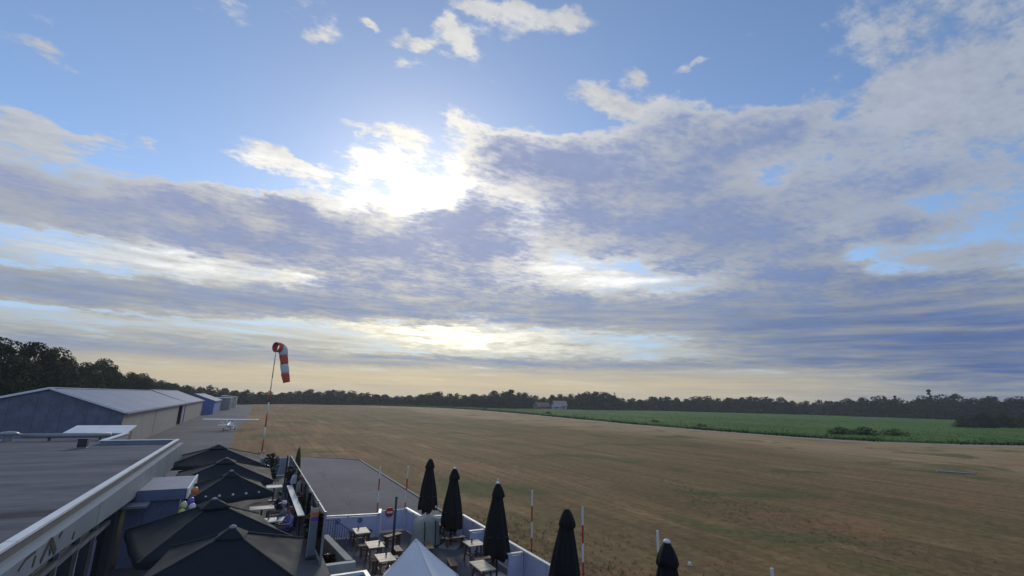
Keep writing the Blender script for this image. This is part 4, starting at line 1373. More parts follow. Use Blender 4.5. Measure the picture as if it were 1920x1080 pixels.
# ------------------------------------------------------------------ balloons on the porch corner
BAL = [((359, 926), -1.42, 20.95, 2.95, 'balloon_purple', 'purple balloon under the orange one on the porch corner'),
       ((363, 914), -1.36, 21.0, 3.28, 'balloon_orange', 'orange balloon highest of the bunch on the porch corner'),
       ((343, 933), -1.60, 20.8, 2.86, 'balloon_lime', 'pale lime balloon on the left of the bunch at the porch corner'),
       ((355, 943), -1.34, 20.8, 2.78, 'balloon_white', 'white balloon low on the right of the bunch at the porch'),
       ((338, 952), -1.60, 20.5, 2.68, 'balloon_yellow', 'yellow balloon lowest in the bunch at the porch corner')]
for _, x, y, z, m, lab in BAL:
    t = thing('balloon', lab, 'balloon', (x, y, z), group='balloons tied to the porch corner')
    c = MB(); c.sphere((0, 0, 0), .115, 16, 12, (1, 1, 1.16))
    mk('envelope', c, M[m], t, world=False, smooth=True)
    c = MB(); c.lathe([(.012, -.13), (.024, -.155), (.0, -.145)], 8)
    mk('knot', c, M[m], t, world=False)
    c = MB(); c.tube([(0, 0, -.14), ((-1.56 - x) * .6, (21.4 - y) * .4, -.34), (-1.56 - x, 21.6 - y, 2.75 - z - .1)], .006, 5)
    mk('string', c, M['white_paint'], t, world=False)

# ------------------------------------------------------------------ tables and benches on the patio
def picnic_table(label, x, y, rz=0.0, wide=.62, deep=.95, z=.75, group='small picnic tables on the patio'):
    t = thing('picnic_table', label, 'table', (x, y, 0), rz, group=group)
    n = 4
    for i in range(n):
        c = MB(); c.box(-wide / 2, wide / 2, -deep / 2 + deep * i / n + .006, -deep / 2 + deep * (i + 1) / n - .006, z - .035, z + .003 * (i % 2))
        mk('top_plank', c, M['timber_pale'], t, world=False)
    for s_ in (-1, 1):
        c = MB(); c.bar((s_ * wide * .36, -deep * .18, z - .04), (s_ * wide * .36, -deep * .46, 0), .07, .05)
        mk('leg', c, M['timber_brown'], t, world=False)
        c = MB(); c.bar((s_ * wide * .36, deep * .18, z - .04), (s_ * wide * .36, deep * .46, 0), .07, .05)
        mk('leg', c, M['timber_brown'], t, world=False)
        c = MB(); c.bar((s_ * wide * .30, -deep * .40, .32), (s_ * wide * .30, deep * .40, .32), .05, .07)
        mk('stretcher', c, M['timber_brown'], t, world=False)
    return t


def bench(label, x, y, rz=0.0, wide=.9, mat='timber_brown', group='brown benches by the picnic tables'):
    t = thing('bench', label, 'bench', (x, y, 0), rz, group=group)
    for i in range(2):
        c = MB(); c.box(-wide / 2, wide / 2, -.15 + i * .155, -.005 + i * .155, .42, .455 + .003 * i)
        mk('seat_plank', c, M[mat], t, world=False)
    for s_ in (-1, 1):
        c = MB(); c.box(s_ * wide * .38 - .03, s_ * wide * .38 + .03, -.13, .13, 0, .419)
        mk('leg', c, M['timber_brown'], t, world=False)
    c = MB(); c.box(-wide * .34, wide * .34, -.02, .02, .2, .27)
    mk('stretcher', c, M['timber_brown'], t, world=False)
    return t


picnic_table('pale topped picnic table nearest the far fence, below the dark stickers', 5.15, 23.7)
picnic_table('pale topped picnic table in the middle of the row of three', 5.25, 21.4)
picnic_table('pale topped picnic table by the slim black post', 5.25, 19.6)
bench('brown bench against the far fence behind the first picnic table', 5.35, 24.75, wide=1.1)
bench('brown bench between the first and second picnic tables', 5.40, 22.55, wide=1.1)
bench('brown bench between the second and third picnic tables', 5.45, 20.45, wide=1.1)
bench('brown bench in front of the third picnic table', 5.15, 18.55, wide=1.0)
picnic_table('pale topped picnic table under the farthest folded parasol', 9.15, 24.2 - 1.0, wide=.8)
bench('grey brown bench in front of the table by the far corner', 9.1, 22.1, wide=1.0)
picnic_table('pale topped picnic table at the foot of the second folded parasol', 9.08, 19.95, wide=.72, deep=.8)
bench('brown bench beside the table at the second folded parasol', 9.15, 18.95, wide=1.0)
picnic_table('pale topped picnic table at the bottom edge beside the third folded parasol', 8.25, 17.3, wide=.6, deep=1.1)
bench('brown bench on the patio behind the white parasol', 7.75, 19.0, R(78), wide=1.0)
bench('brown bench left of the second folded parasol', 7.6, 21.4, R(80), wide=1.0)

# things standing on the patio
t = thing('slim_post', 'slim black post standing on the patio beside the third picnic table', 'post', (5.82, 20.7, 0))
c = MB(); c.tube([(5.82, 20.7, .05), (5.82, 20.7, 2.6)], .05, 12)
mk('shaft', c, M['dark_metal'], t, smooth=True)
c = MB(); c.lathe([(.22, 0), (.22, .05), (.06, .07)], 16, (5.82, 20.7, 0))
mk('foot', c, M['dark_metal'], t)
c = MB(); c.sphere((5.82, 20.7, 2.62), .055, 10, 6)
mk('cap', c, M['dark_metal'], t)

def covered_barbecue():
    t = thing('covered_barbecue', 'bulky object under a pale grey green tarpaulin by the gate', 'covered object', (8.02, 23.1, 0))
    V, Fc = [], []
    n, m_ = 28, 9
    prof = [(.02, 1.24), (.30, 1.22), (.50, 1.15), (.61, 1.02), (.655, .80), (.665, .55), (.69, .30), (.72, .10), (.735, .03)]
    for i, (r, z) in enumerate(prof):
        for j in range(n):
            a = 2 * math.pi * j / n
            sq = 1 / max(abs(math.cos(a)), abs(math.sin(a))) ** .45
            fold = 1 + .05 * math.sin(9 * a + z) * max(0, (1.1 - z))
            V.append((r * sq * fold * .92 * math.cos(a), r * sq * fold * .70 * math.sin(a), z + .02 * math.sin(5 * a)))
    Fc = [(i * n + j, (i + 1) * n + j, (i + 1) * n + (j + 1) % n, i * n + (j + 1) % n) for i in range(m_ - 1) for j in range(n)] + [tuple(range(n))]
    c = MB(); c.add(V, Fc)
    mk('tarpaulin', c, M['tarp'], t, world=False, smooth=True)
    for x in (-.22, .30):
        c = MB(); c.tube([(x, -.52, .02), (x, -.50, .75), (x, -.40, 1.08)], .022, 8)
        mk('strap', c, M['rubber'], t, world=False)
    for x in (-.4, .4):
        c = MB(); c.tube([(x - .04, 0, .07), (x + .04, 0, .07)], .07, 12)
        mk('wheel', c, M['rubber'], t, world=False)
M['tarp'] = material('tarp', (.37, .37, .32), .85, .2, 1.5, bump=.4, bscale=4, stain=.3, stain_col=(.26, .25, .20))
covered_barbecue()

# sunken bed with a low wall between terrace and patio
w_ = thing('retaining_wall', 'low L shaped concrete wall round the dark bed below the terrace', 'wall', (3.95, 19.5, 0))
for i in range(3):
    c = MB(); c.hexa([(3.82 - i * .13, 19.65 + i * 1.25, 0), (4.08 - i * .13, 19.65 + i * 1.25, 0), (3.95 - i * .13, 20.88 + i * 1.25, 0), (3.69 - i * .13, 20.88 + i * 1.25, 0),
                      (3.82 - i * .13, 19.65 + i * 1.25, .80), (4.08 - i * .13, 19.65 + i * 1.25, .80), (3.95 - i * .13, 20.88 + i * 1.25, .80), (3.69 - i * .13, 20.88 + i * 1.25, .80)])
    mk('coping_stone', c, M['concrete'], w_)
for i in range(1):
    c = MB(); c.box(3.06, 4.12, 19.38, 19.63, 0, .78)
    mk('coping_stone', c, M['shed_grey'], w_)
c = MB(); c.add([(3.06, 19.6, .06), (3.9, 19.6, .06), (3.6, 23.4, .06), (3.06, 23.4, .06)], [(0, 1, 2, 3)])
structure(mk('planting_bed', c, M['soil']))
def small_plant(label, x, y, z, h, spread, n, flower=None, seed=0, name='potted_plant', cat='plant', grp=None):
    r_ = random.Random(seed)
    t = thing(name, label, cat, (x, y, z), group=grp)
    c = MB(); c.lathe([(spread * .42, 0), (spread * .5, .0), (spread * .62, .28), (spread * .55, .28), (spread * .5, .25)], 14)
    mk('pot', c, M['brick_red'] if flower else M['dark_metal'], t, world=False)
    lf = MB()
    for _ in range(n):
        a, b_ = r_.uniform(0, 6.28), r_.random() ** .6
        zz = .25 + (h - .25) * r_.random()
        k = math.sin(math.pi * min(.97, max(.06, (zz - .2) / (h - .1)))) ** .5
        px, py = math.cos(a) * spread * b_ * k, math.sin(a) * spread * b_ * k
        s_ = r_.uniform(.05, .11)
        d = Vector((r_.uniform(-1, 1), r_.uniform(-1, 1), r_.uniform(-.3, 1))).normalized() * s_
        e_ = d.cross(Vector((r_.uniform(-1, 1), r_.uniform(-1, 1), .3))).normalized() * s_ * .5
        p = Vector((px, py, zz))
        lf.add([p - d, p + e_, p + d, p - e_], [(0, 1, 2, 3)])
    mk('foliage', lf, M['shrub'], t, world=False)
    if flower:
        for q in range(9):
            a, b_ = r_.uniform(0, 6.28), r_.random()
            fl = MB()
            for w__ in range(5):
                aa = w__ * 1.256
                fl.add([(0, 0, 0), (.06 * math.cos(aa - .4), .06 * math.sin(aa - .4), .02), (.08 * math.cos(aa), .08 * math.sin(aa), .03), (.06 * math.cos(aa + .4), .06 * math.sin(aa + .4), .02)], [(0, 1, 2, 3)])
            o = mk('blossom', fl, M[flower], t, world=False)
            o.location = (math.cos(a) * spread * b_ * .8, math.sin(a) * spread * b_ * .8, h - .12 * b_ + r_.uniform(-.1, .05))
    c = MB(); c.tube([(0, 0, .2), (0.02, 0, h * .7)], [.025, .01], 6)
    mk('stem', c, M['bark'], t, world=False)
    return t


small_plant('low dusky red plant in the dark bed below the terrace', 3.45, 21.2, .06, .55, .30, 120, 'red_paint', 3)
small_plant('small pale plant in the dark bed nearer the low wall', 3.35, 20.3, .06, .45, .25, 110, 'balloon_white', 5)
small_plant('tall leafy shrub in a pot at the far end of the terrace', 1.75, 38.0, DZ, 1.75, .55, 520, None, 7)
small_plant('bushy potted shrub with white flowers beside the farthest parasol', 1.35, 36.2, DZ, 1.25, .42, 300, 'balloon_white', 8)

# stair railing with blue grey bars in front of the far fence
t = thing('stair_railing', 'blue grey railing with upright bars in front of the far fence', 'railing', (3.5, 24.6, 0))
top = [(3.30, 24.75, 1.12), (4.15, 24.55, 1.10), (5.02, 24.35, .45)]
for a, b_ in zip(top[:-1], top[1:]):
    c = MB(); c.tube([a, b_], .026, 8)
    mk('handrail', c, M['porch_blue'], t, smooth=True)
for i in range(17):
    q = i / 16
    x = 3.32 + 1.66 * q
    y = 24.745 - .235 * q * 1.66
    zt = 1.10 if x < 4.15 else 1.10 - (x - 4.15) / .87 * .65
    c = MB(); c.tube([(x, y, .02), (x, y, zt)], .016 if i not in (0, 8, 16) else .03, 8)
    mk('bar', c, M['porch_blue'], t)

# white rimmed box under the camera
t = thing('rimmed_box', 'white rimmed low box with dark blue inner panel at the bottom edge', 'box', (3.5, 17.7, 0))
for a in ((2.76, 4.30, 18.22, 18.36), (2.76, 2.90, 16.9, 18.219), (4.16, 4.30, 16.9, 18.219)):
    c = MB(); c.box(*a, 0.0, .80)
    mk('rim', c, M['cap_white'], t)
c = MB(); c.box(2.905, 4.155, 16.9, 18.215, .1, .70)
mk('inner_panel', c, M['hangar_blue'], t)

# ------------------------------------------------------------------ terrace: windscreen, bar ledge, tables
t = thing('glass_windscreen', 'long clear windscreen on posts along the patio side of the terrace', 'windscreen', (2.86, 28, DZ))
yy = 19.2
k = 0
while yy < 37.5:
    c = MB(); c.box(2.82, 2.90, yy - .035, yy + .035, DZ + .003, 2.62)
    mk('post', c, M['grey_metal'], t)
    if yy < 36:
        c = MB(); c.box(2.853, 2.865, yy + .04, yy + 1.96, DZ + .12, 2.55)
        mk('glass_pane', c, M['clear_sheet'], t)
        c = MB(); c.box(2.835, 2.885, yy + .04, yy + 1.96, DZ + .04, DZ + .115)
        mk('bottom_rail', c, M['light_metal'], t)
        c = MB(); c.box(2.835, 2.885, yy + .04, yy + 1.96, 2.56, 2.60)
        mk('top_rail', c, M['frame_metal'], t)
    yy += 2.0
    k += 1
t = thing('bar_ledge', 'long narrow pale bar ledge inside the windscreen', 'counter', (2.4, 26, DZ))
for i in range(3):
    c = MB(); c.box(2.26, 2.52, 22.3 + i * 2.4, 22.3 + (i + 1) * 2.4 - .01, 1.86, 1.90)
    mk('top_board', c, M['cap_white'], t)
for y in (22.5, 24.9, 27.2, 29.3):
    c = MB(); c.box(2.36, 2.42, y - .03, y + .03, DZ + .003, 1.859)
    mk('leg', c, M['dark_metal'], t)
# upright banner leaning at the near end of the windscreen
t = thing('banner_stand', 'narrow upright banner with an orange and violet top at the near windscreen post', 'banner', (2.62, 19.9, DZ))
for z0, z1, m in ((DZ + .1, 2.15, 'porch_roof'), (2.154, 2.30, 'balloon_purple'), (2.304, 2.46, 'balloon_orange'), (2.464, 2.60, 'timber_pale')):
    c = MB(); c.box(2.50, 2.75, 20.02, 20.04, z0, z1)
    mk('cloth_panel', c, M[m], t)
c = MB(); c.tube([(2.48, 20.06, DZ + .02), (2.48, 20.06, 2.64)], .018, 8)
mk('pole', c, M['light_metal'], t)
c = MB(); c.box(2.45, 2.78, 19.85, 20.2, DZ + .003, DZ + .05)
mk('foot', c, M['dark_metal'], t)

def cafe_table(label, x, y, wx, wy):
    t = thing('cafe_table', label, 'table', (x, y, DZ), group='white tables on the terrace')
    c = MB(); c.box(-wx / 2, wx / 2, -wy / 2, wy / 2, .72, .755)
    mk('tabletop', c, M['cap_white'], t, world=False)
    c = MB(); c.tube([(0, 0, .04), (0, 0, .719)], .04, 10)
    mk('pedestal', c, M['dark_metal'], t, world=False)
    c = MB(); c.box(-.25, .25, -.25, .25, .003, .04)
    mk('foot', c, M['dark_metal'], t, world=False)
    return t
def cafe_chair(label, x, y, rz):
    t = thing('cafe_chair', label, 'chair', (x, y, DZ), rz, group='chairs on the terrace')
    c = MB(); c.box(-.22, .22, -.22, .22, .43, .46)
    mk('seat', c, M['charcoal_fabric'], t, world=False)
    c = MB(); c.hexa([(-.22, .20, .50), (.22, .20, .50), (.22, .23, .50), (-.22, .23, .50), (-.21, .27, .88), (.21, .27, .88), (.21, .30, .88), (-.21, .30, .88)])
    mk('backrest', c, M['charcoal_fabric'], t, world=False)
    for sx in (-1, 1):
        for sy in (-1, 1):
            c = MB(); c.tube([(sx * .19, sy * .19, .43), (sx * .22, sy * .22, .003)], .014, 6)
            mk('leg', c, M['grey_metal'], t, world=False)
        c = MB(); c.tube([(sx * .2, .2, .45), (sx * .205, .27, .86)], .012, 6)
        mk('back_post', c, M['grey_metal'], t, world=False)
    return t
cafe_table('white terrace table in front of the seated person in violet', 1.35, 23.1, 1.1, .7)
cafe_table('white terrace table one row behind the person in violet', 1.05, 25.6, 1.0, .7)
cafe_table('white terrace table beside the far windscreen panes', 1.75, 31.0, .8, .8)
cafe_chair('chair of the person in the violet shirt', 1.98, 22.55, R(-60))
cafe_chair('chair of the person in the grey top', 1.82, 23.75, R(-110))
cafe_chair('empty dark chair at the far white terrace table', 1.3, 31.6, R(100))
# dark slim post on the far terrace and folded green sunshade outside
t = thing('terrace_post', 'thin dark post rising from the far end of the bar ledge', 'post', (2.42, 33.6, DZ))
c = MB(); c.tube([(2.42, 33.6, DZ + .05), (2.42, 33.6, 3.0)], .04, 10)
mk('shaft', c, M['dark_metal'], t)
c = MB(); c.lathe([(.2, .003), (.2, .05), (.05, .06)], 14, (2.42, 33.6, DZ))
mk('foot', c, M['dark_metal'], t)
t = thing('folded_sunshade', 'slim folded dark green sunshade beyond the far end of the windscreen', 'parasol', (3.45, 38.3, 0))
body = MB(); body.lathe([(.20, 1.1), (.24, 1.3), (.20, 2.0), (.11, 2.7), (.03, 3.0)], 24, star=lambda a, i: 1 - .2 * (.5 - .5 * math.cos(6 * a)))
mk('canopy', body, M['shrub'], t, world=False, smooth=True)
c = MB(); c.tube([(0, 0, .05), (0, 0, 3.05)], .025, 8)
mk('pole', c, M['dark_metal'], t, world=False)
c = MB(); c.box(-.3, .3, -.3, .3, 0, .06)
mk('base_plate', c, M['concrete'], t, world=False)
t = thing('end_screen', 'pale screen closing the far end of the terrace', 'screen', (2.2, 40.0, DZ))
for i in range(4):
    c = MB(); c.box(1.0 + i * .48, 1.0 + (i + 1) * .48 - .015, 40.0, 40.04, DZ + .05, 2.1)
    mk('screen_panel', c, M['porch_roof'], t)
for x in (.97, 2.93):
    c = MB(); c.box(x - .03, x + .03, 39.98, 40.06, DZ + .003, 2.15)
    mk('post', c, M['dark_metal'], t)

# flat white marker board and a small spot on the grass
t = thing('runway_marker', 'pale weathered marker board lying on the dry grass far right', 'marker', (69.2, 25.0, 0))
for i in range(3):
    a, b_ = i / 3, (i + 1) / 3 - .01
    c = MB(); c.hexa([(68.3 + 1.9 * a, 26.4 - 2.7 * a, .0), (68.3 + 1.9 * b_, 26.4 - 2.7 * b_, .0), (68.75 + 1.9 * b_, 26.7 - 2.7 * b_, .0), (68.75 + 1.9 * a, 26.7 - 2.7 * a, .0),
                      (68.3 + 1.9 * a, 26.4 - 2.7 * a, .10), (68.3 + 1.9 * b_, 26.4 - 2.7 * b_, .10), (68.75 + 1.9 * b_, 26.7 - 2.7 * b_, .12), (68.75 + 1.9 * a, 26.7 - 2.7 * a, .12)])
    mk('board', c, M['kerb'], t)
t = thing('ground_marker', 'small white peg in the grass right of the nearest folded parasol', 'marker', (17.4, 15.9, 0))
c = MB(); c.lathe([(.07, 0), (.06, .10), (.03, .13)], 12, (17.4, 15.9, 0))
mk('peg', c, M['white_paint'], t)
c = MB(); c.lathe([(.12, .002), (.12, .012), (.08, .016)], 12, (17.4, 15.9, 0))
mk('collar', c, M['concrete'], t)

# more tables, chairs and glasses
picnic_table('pale topped picnic table at the bottom edge left of the white parasol', 5.1, 17.5)
bench('brown bench right of the second picnic table', 6.25, 21.5, R(88), wide=.8)
bench('brown bench right of the third picnic table', 6.2, 19.5, R(92), wide=.8)
bench('brown bench turned askew near the patio gate', 6.6, 23.6, R(25), wide=.9)
for k, (x, y, z, lab) in enumerate(((5.05, 23.85, .755, 'glass standing on the picnic table nearest the far fence'), (5.40, 21.25, .755, 'glass standing on the middle picnic table'), (5.32, 19.75, .755, 'glass standing on the picnic table by the slim black post'),
                                 (1.25, 23.2, DZ + .757, 'left glass on the terrace table of the seated people'), (1.58, 23.05, DZ + .757, 'right glass on the terrace table of the seated people'), (9.0, 20.0, .755, 'glass on the table at the second folded parasol'))):
    t = thing('drinking_glass', lab, 'glass', (x, y, z), group='glasses left on the tables')
    c = MB(); c.lathe([(.035, 0), (.042, .14), (.036, .14), (.03, .02)], 12)
    mk('tumbler', c, M['clear_sheet'], t, world=False, smooth=True)
    c = MB(); c.lathe([(.029, .022), (.033, .09)], 12)
    mk('drink', c, M['timber_pale'], t, world=False)
cafe_chair('empty dark chair left of the first white terrace table', .55, 23.2, R(90))
cafe_chair('empty dark chair near the potted shrub at the far end', 1.9, 35.0, R(20))

# planters with flowers along the windscreen
for i, (y, fl, lab) in enumerate(((21.6, 'balloon_orange', 'flower pot with orange blooms at the near end of the windscreen'), (25.3, 'red_paint', 'flower pot with red blooms below the pale bar ledge'),
                                  (32.8, 'balloon_white', 'flower pot with white blooms past the far end of the bar ledge'), (34.6, 'balloon_lime', 'flower pot with pale green blooms near the far end of the windscreen'))):
    small_plant(lab, 2.68 if i != 2 else 2.72, y, DZ, 1.15 + .12 * (i % 2), .24, 190, fl, 20 + i, 'flower_pot', 'flower pot', None)

# ------------------------------------------------------------------ people on the terrace
def person(label, loc, rz, seated, shirt, trousers, hair, hat=None, scale=1.0, arms='table'):
    """one skinned body; face materials follow the skeleton"""
    hz = .47 if seated else .92
    J = {}
    J['pelvis'] = ((0, 0, hz), .135)
    J['waist'] = ((0, .01, hz + .17), .128)
    J['chest'] = ((0, .0 if not seated else -.02, hz + .38), .150)
    J['neckb'] = ((0, -.01, hz + .54), .062)
    J['neck'] = ((0, -.02, hz + .60), .055)
    J['head'] = ((0, -.035, hz + .70), .092)
    J['crown'] = ((0, -.03, hz + .80), .080)
    E_ = [('pelvis', 'waist'), ('waist', 'chest'), ('chest', 'neckb'), ('neckb', 'neck'), ('neck', 'head'), ('head', 'crown')]
    for s_, n_ in ((-1, 'l'), (1, 'r')):
        J['sh' + n_] = ((s_ * .19, 0, hz + .48), .062)
        if arms == 'table':
            J['el' + n_] = ((s_ * .25, -.14, hz + .24), .045)
            J['wr' + n_] = ((s_ * .14, -.36, hz + .27), .032)
            J['ha' + n_] = ((s_ * .10, -.44, hz + .27), .036)
        else:
            J['el' + n_] = ((s_ * .27, .03, hz + .20), .045)
            J['wr' + n_] = ((s_ * .25, -.10, hz - .03), .032)
            J['ha' + n_] = ((s_ * .24, -.13, hz - .11), .038)
        J['hip' + n_] = ((s_ * .10, -.01, hz - .03), .10)
        if seated:
            J['kn' + n_] = ((s_ * .12, -.42, hz + .02), .066)
            J['an' + n_] = ((s_ * .12, -.42, .10), .045)
            J['to' + n_] = ((s_ * .13, -.58, .04), .036)
        else:
            J['kn' + n_] = ((s_ * .11, -.02, .50), .066)
            J['an' + n_] = ((s_ * .12, .02, .09), .045)
            J['to' + n_] = ((s_ * .13, -.14, .035), .036)
        E_ += [('chest', 'sh' + n_), ('sh' + n_, 'el' + n_), ('el' + n_, 'wr' + n_), ('wr' + n_, 'ha' + n_), ('pelvis', 'hip' + n_), ('hip' + n_, 'kn' + n_), ('kn' + n_, 'an' + n_), ('an' + n_, 'to' + n_)]
    names = list(J)
    me = bpy.data.meshes.new('skeleton')
    me.from_pydata([J[n_][0] for n_ in names], [(names.index(a), names.index(b_)) for a, b_ in E_], [])
    tmp = bpy.data.objects.new('skeleton', me)
    col.objects.link(tmp)
    sk = tmp.modifiers.new('skin', 'SKIN')
    sk.use_smooth_shade = True
    for i, n_ in enumerate(names):
        r_ = J[n_][1]
        me.skin_vertices[0].data[i].radius = (r_ * (1.25 if n_ in ('chest', 'waist', 'pelvis') else 1), r_ * (.85 if n_ in ('chest', 'waist') else 1))
        me.skin_vertices[0].data[i].use_root = (n_ == 'pelvis')
    ss = tmp.modifiers.new('sub', 'SUBSURF')
    ss.levels = ss.render_levels = 1
    dg = bpy.context.evaluated_depsgraph_get()
    body = bpy.data.meshes.new_from_object(tmp.evaluated_get(dg))
    bpy.data.objects.remove(tmp)
    t = thing('person', label, 'person', loc, rz)
    t.scale = (scale,) * 3
    o = bpy.data.objects.new('body', body)
    col.objects.link(o)
    o.parent = t
    body.materials.clear()
    for m in (M['skin'], shirt, trousers, M['rubber']): body.materials.append(m)
    seg = {}
    for p in body.polygons:
        c_ = p.center
        best = min(names, key=lambda n_: (Vector(J[n_][0]) - c_).length / (J[n_][1] + .05))
        p.material_index = (3 if best[:2] == 'to' else 2 if best[:2] in ('hi', 'kn', 'an') or best == 'pelvis' else 1 if best in ('waist', 'chest', 'neckb') or best[:2] in ('sh', 'el') else 0)
        p.use_smooth = True
    hc = Vector(J['head'][0])
    hr = MB(); hr.sphere((hc.x, hc.y + .018, hc.z + .055), .112, 14, 10, (.92, 1.0, .98))
    keep = MB()
    hr.f = [f for f in hr.f if not (sum(hr.v[i][1] for i in f) / len(f) < hc.y - .035 and sum(hr.v[i][2] for i in f) / len(f) < hc.z + .075)]
    hr.k = [0] * len(hr.f)
    mk('hair', hr, hair, t, world=False, smooth=True)
    for s_ in (-1, 1):
        e_ = MB(); e_.sphere((s_ * .034, hc.y - .088, hc.z + .015), .012, 8, 6)
        mk('eye', e_, M['rubber'], t, world=False)
    n_ = MB(); n_.hexa([(-.014, hc.y - .085, hc.z - .03), (.014, hc.y - .085, hc.z - .03), (.008, hc.y - .085, hc.z + .02), (-.008, hc.y - .085, hc.z + .02), (-.012, hc.y - .115, hc.z - .028), (.012, hc.y - .115, hc.z - .028), (.005, hc.y - .092, hc.z + .02), (-.005, hc.y - .092, hc.z + .02)])
    mk('nose', n_, M['skin'], t, world=False)
    if hat:
        h = MB(); h.lathe([(.122, hc.z + .055), (.120, hc.z + .10), (.095, hc.z + .155), (.02, hc.z + .175)], 16, (hc.x, hc.y + .012, 0))
        h.hexa([(-.07, hc.y - .20, hc.z + .06), (.07, hc.y - .20, hc.z + .06), (.10, hc.y - .09, hc.z + .075), (-.10, hc.y - .09, hc.z + .075), (-.07, hc.y - .20, hc.z + .072), (.07, hc.y - .20, hc.z + .072), (.10, hc.y - .09, hc.z + .09), (-.10, hc.y - .09, hc.z + .09)])
        mk('cap', h, hat, t, world=False)
    if arms == 'table':
        for s_ in (-1, 1):
            f_ = MB()
            for q in range(4):
                x = s_ * (.078 + q * .016)
                f_.tube([(x, -.45, hz + .275), (x, -.49, hz + .275), (x - s_ * .002, -.51 + .004 * abs(q - 1), hz + .262)], [.009, .0085, .007], 6)
            f_.tube([(s_ * .075, -.42, hz + .275), (s_ * .048, -.455, hz + .27)], [.011, .008], 6)
            mk('fingers', f_, M['skin'], t, world=False)
    return t


cl = {n_: material('cloth_' + n_, c_, .85, .15, 6, bump=.1) for n_, c_ in (('violet', (.30, .25, .52)), ('grey', (.20, .21, .23)), ('navy', (.03, .035, .10)), ('denim', (.08, .11, .20)), ('black', (.012, .012, .014)), ('white', (.68, .68, .68)), ('sand', (.35, .30, .24)))}
hair_c = {n_: material('hair_' + n_, c_, .6, .25, 14) for n_, c_ in (('auburn', (.14, .055, .03)), ('dark', (.02, .016, .013)), ('grey', (.30, .30, .30)))}
person('person in a violet shirt with auburn hair, seated at a white terrace table', (1.98, 22.5, DZ), R(-62), True, cl['violet'], cl['navy'], hair_c['auburn'])
person('person in a grey top and white cap, seated behind the one in violet', (1.82, 23.72, DZ), R(-112), True, cl['grey'], cl['denim'], hair_c['grey'], cl['white'])
cafe_chair('chair of the person in the navy top', 1.75, 26.0, R(-75))
person('person in a navy top with dark hair, seated at the second terrace table', (1.75, 25.98, DZ), R(-78), True, cl['navy'], cl['sand'], hair_c['dark'])
person('person in black standing beside the far windscreen panes', (2.5, 31.3, DZ), R(150), False, cl['black'], cl['denim'], hair_c['dark'], arms='down')
person('person in a white shirt and blue trousers near the windscreen', (2.62, 29.9, DZ), R(60), False, cl['white'], cl['navy'], hair_c['dark'], arms='down')
person('person in a sand coloured top leaning by the middle of the windscreen', (2.66, 27.4, DZ), R(100), False, cl['sand'], cl['denim'], hair_c['auburn'], arms='down')

# ------------------------------------------------------------------ trees
def crown_mesh(name, seed, h, w, n, leaf, base=.18, lobes=11, slim=1.0, mat='tree_near'):
    """leaf clumps spread through many overlapping lobes, denser at their skins, with open gaps between"""
    r_ = random.Random(seed)
    L = []
    for i in range(lobes):
        t_ = (i + .5) / lobes
        zz = h * (base + (1 - base) * (.12 + .80 * t_))
        prof = math.sin(math.pi * (.16 + .78 * t_)) ** .7
        a = i * 2.4 + r_.uniform(-.5, .5)
        off = w * .5 * prof * r_.uniform(.35, .72)
        rad = w * .5 * prof * r_.uniform(.42, .62) * (1.15 - .45 * t_)
        L.append((math.cos(a) * off * slim, math.sin(a) * off * slim, zz, max(rad, w * .12)))
    L.append((0, 0, h * (base + .45 * (1 - base)), w * .34))
    if base == 0:
        for q in range(5): L.append((math.cos(q * 1.26) * w * .33, math.sin(q * 1.26) * w * .33, h * .14, w * .26))
    L.append((r_.uniform(-.1, .1) * w, r_.uniform(-.1, .1) * w, h * .90, w * .17))
    mb = MB()
    tot = sum(l[3] ** 2 for l in L)
    for (cx, cy, cz, rr) in L:
        for _ in range(int(n * rr * rr / tot)):
            d = Vector((r_.gauss(0, 1), r_.gauss(0, 1), r_.gauss(0, 1))).normalized()
            k = rr * (1 - .55 * r_.random() ** 2.2) * (1 + .22 * mnoise.noise((d.x * 2.3 + cx, d.y * 2.3 + cy, d.z * 2.3 + cz)))
            p = Vector((cx, cy, cz)) + Vector((d.x * k, d.y * k, d.z * k * .88))
            if p.z < h * base * .55: continue
            s_ = leaf * r_.uniform(.55, 1.35)
            nrm = (d + Vector((r_.uniform(-1, 1), r_.uniform(-1, 1), r_.uniform(-.6, 1))) * .9).normalized()
            u = nrm.orthogonal().normalized()
            u.rotate(Matrix.Rotation(r_.uniform(0, 6.28), 3, nrm))
            v_ = nrm.cross(u)
            mb.add([p - u * s_ * .5, p + v_ * s_ * .36 + u * s_ * .08, p + u * s_ * .6, p - v_ * s_ * .36 + u * s_ * .05], [(0, 1, 2, 3)])
    me = bpy.data.meshes.new(name)
    me.from_pydata([tuple(p) for p in mb.v], [], mb.f)
    me.materials.append(M[mat])
    return me


def trunk_mesh(name, seed, h, w, mat='bark'):
    r_ = random.Random(seed)
    mb = MB()
    lean = r_.uniform(-.3, .3)
    mb.tube([(0, 0, -.05), (.02, 0, h * .12), (lean * .3, .05, h * .35), (lean, .1, h * .7)], [w * .045 + .09, w * .032 + .07, w * .024 + .05, .03], 8)
    for i in range(6):
        z = h * (.22 + .08 * i)
        a = i * 2.3 + r_.uniform(-.4, .4)
        e_ = w * r_.uniform(.22, .38)
        mb.tube([(lean * z / h, .05, z), (math.cos(a) * e_ * .6, math.sin(a) * e_ * .6, z + h * .10), (math.cos(a) * e_, math.sin(a) * e_, z + h * .24)], [.09, .06, .02], 6)
    me = bpy.data.meshes.new(name)
    me.from_pydata([tuple(p) for p in mb.v], [], mb.f)
    me.materials.append(M[mat])
    return me


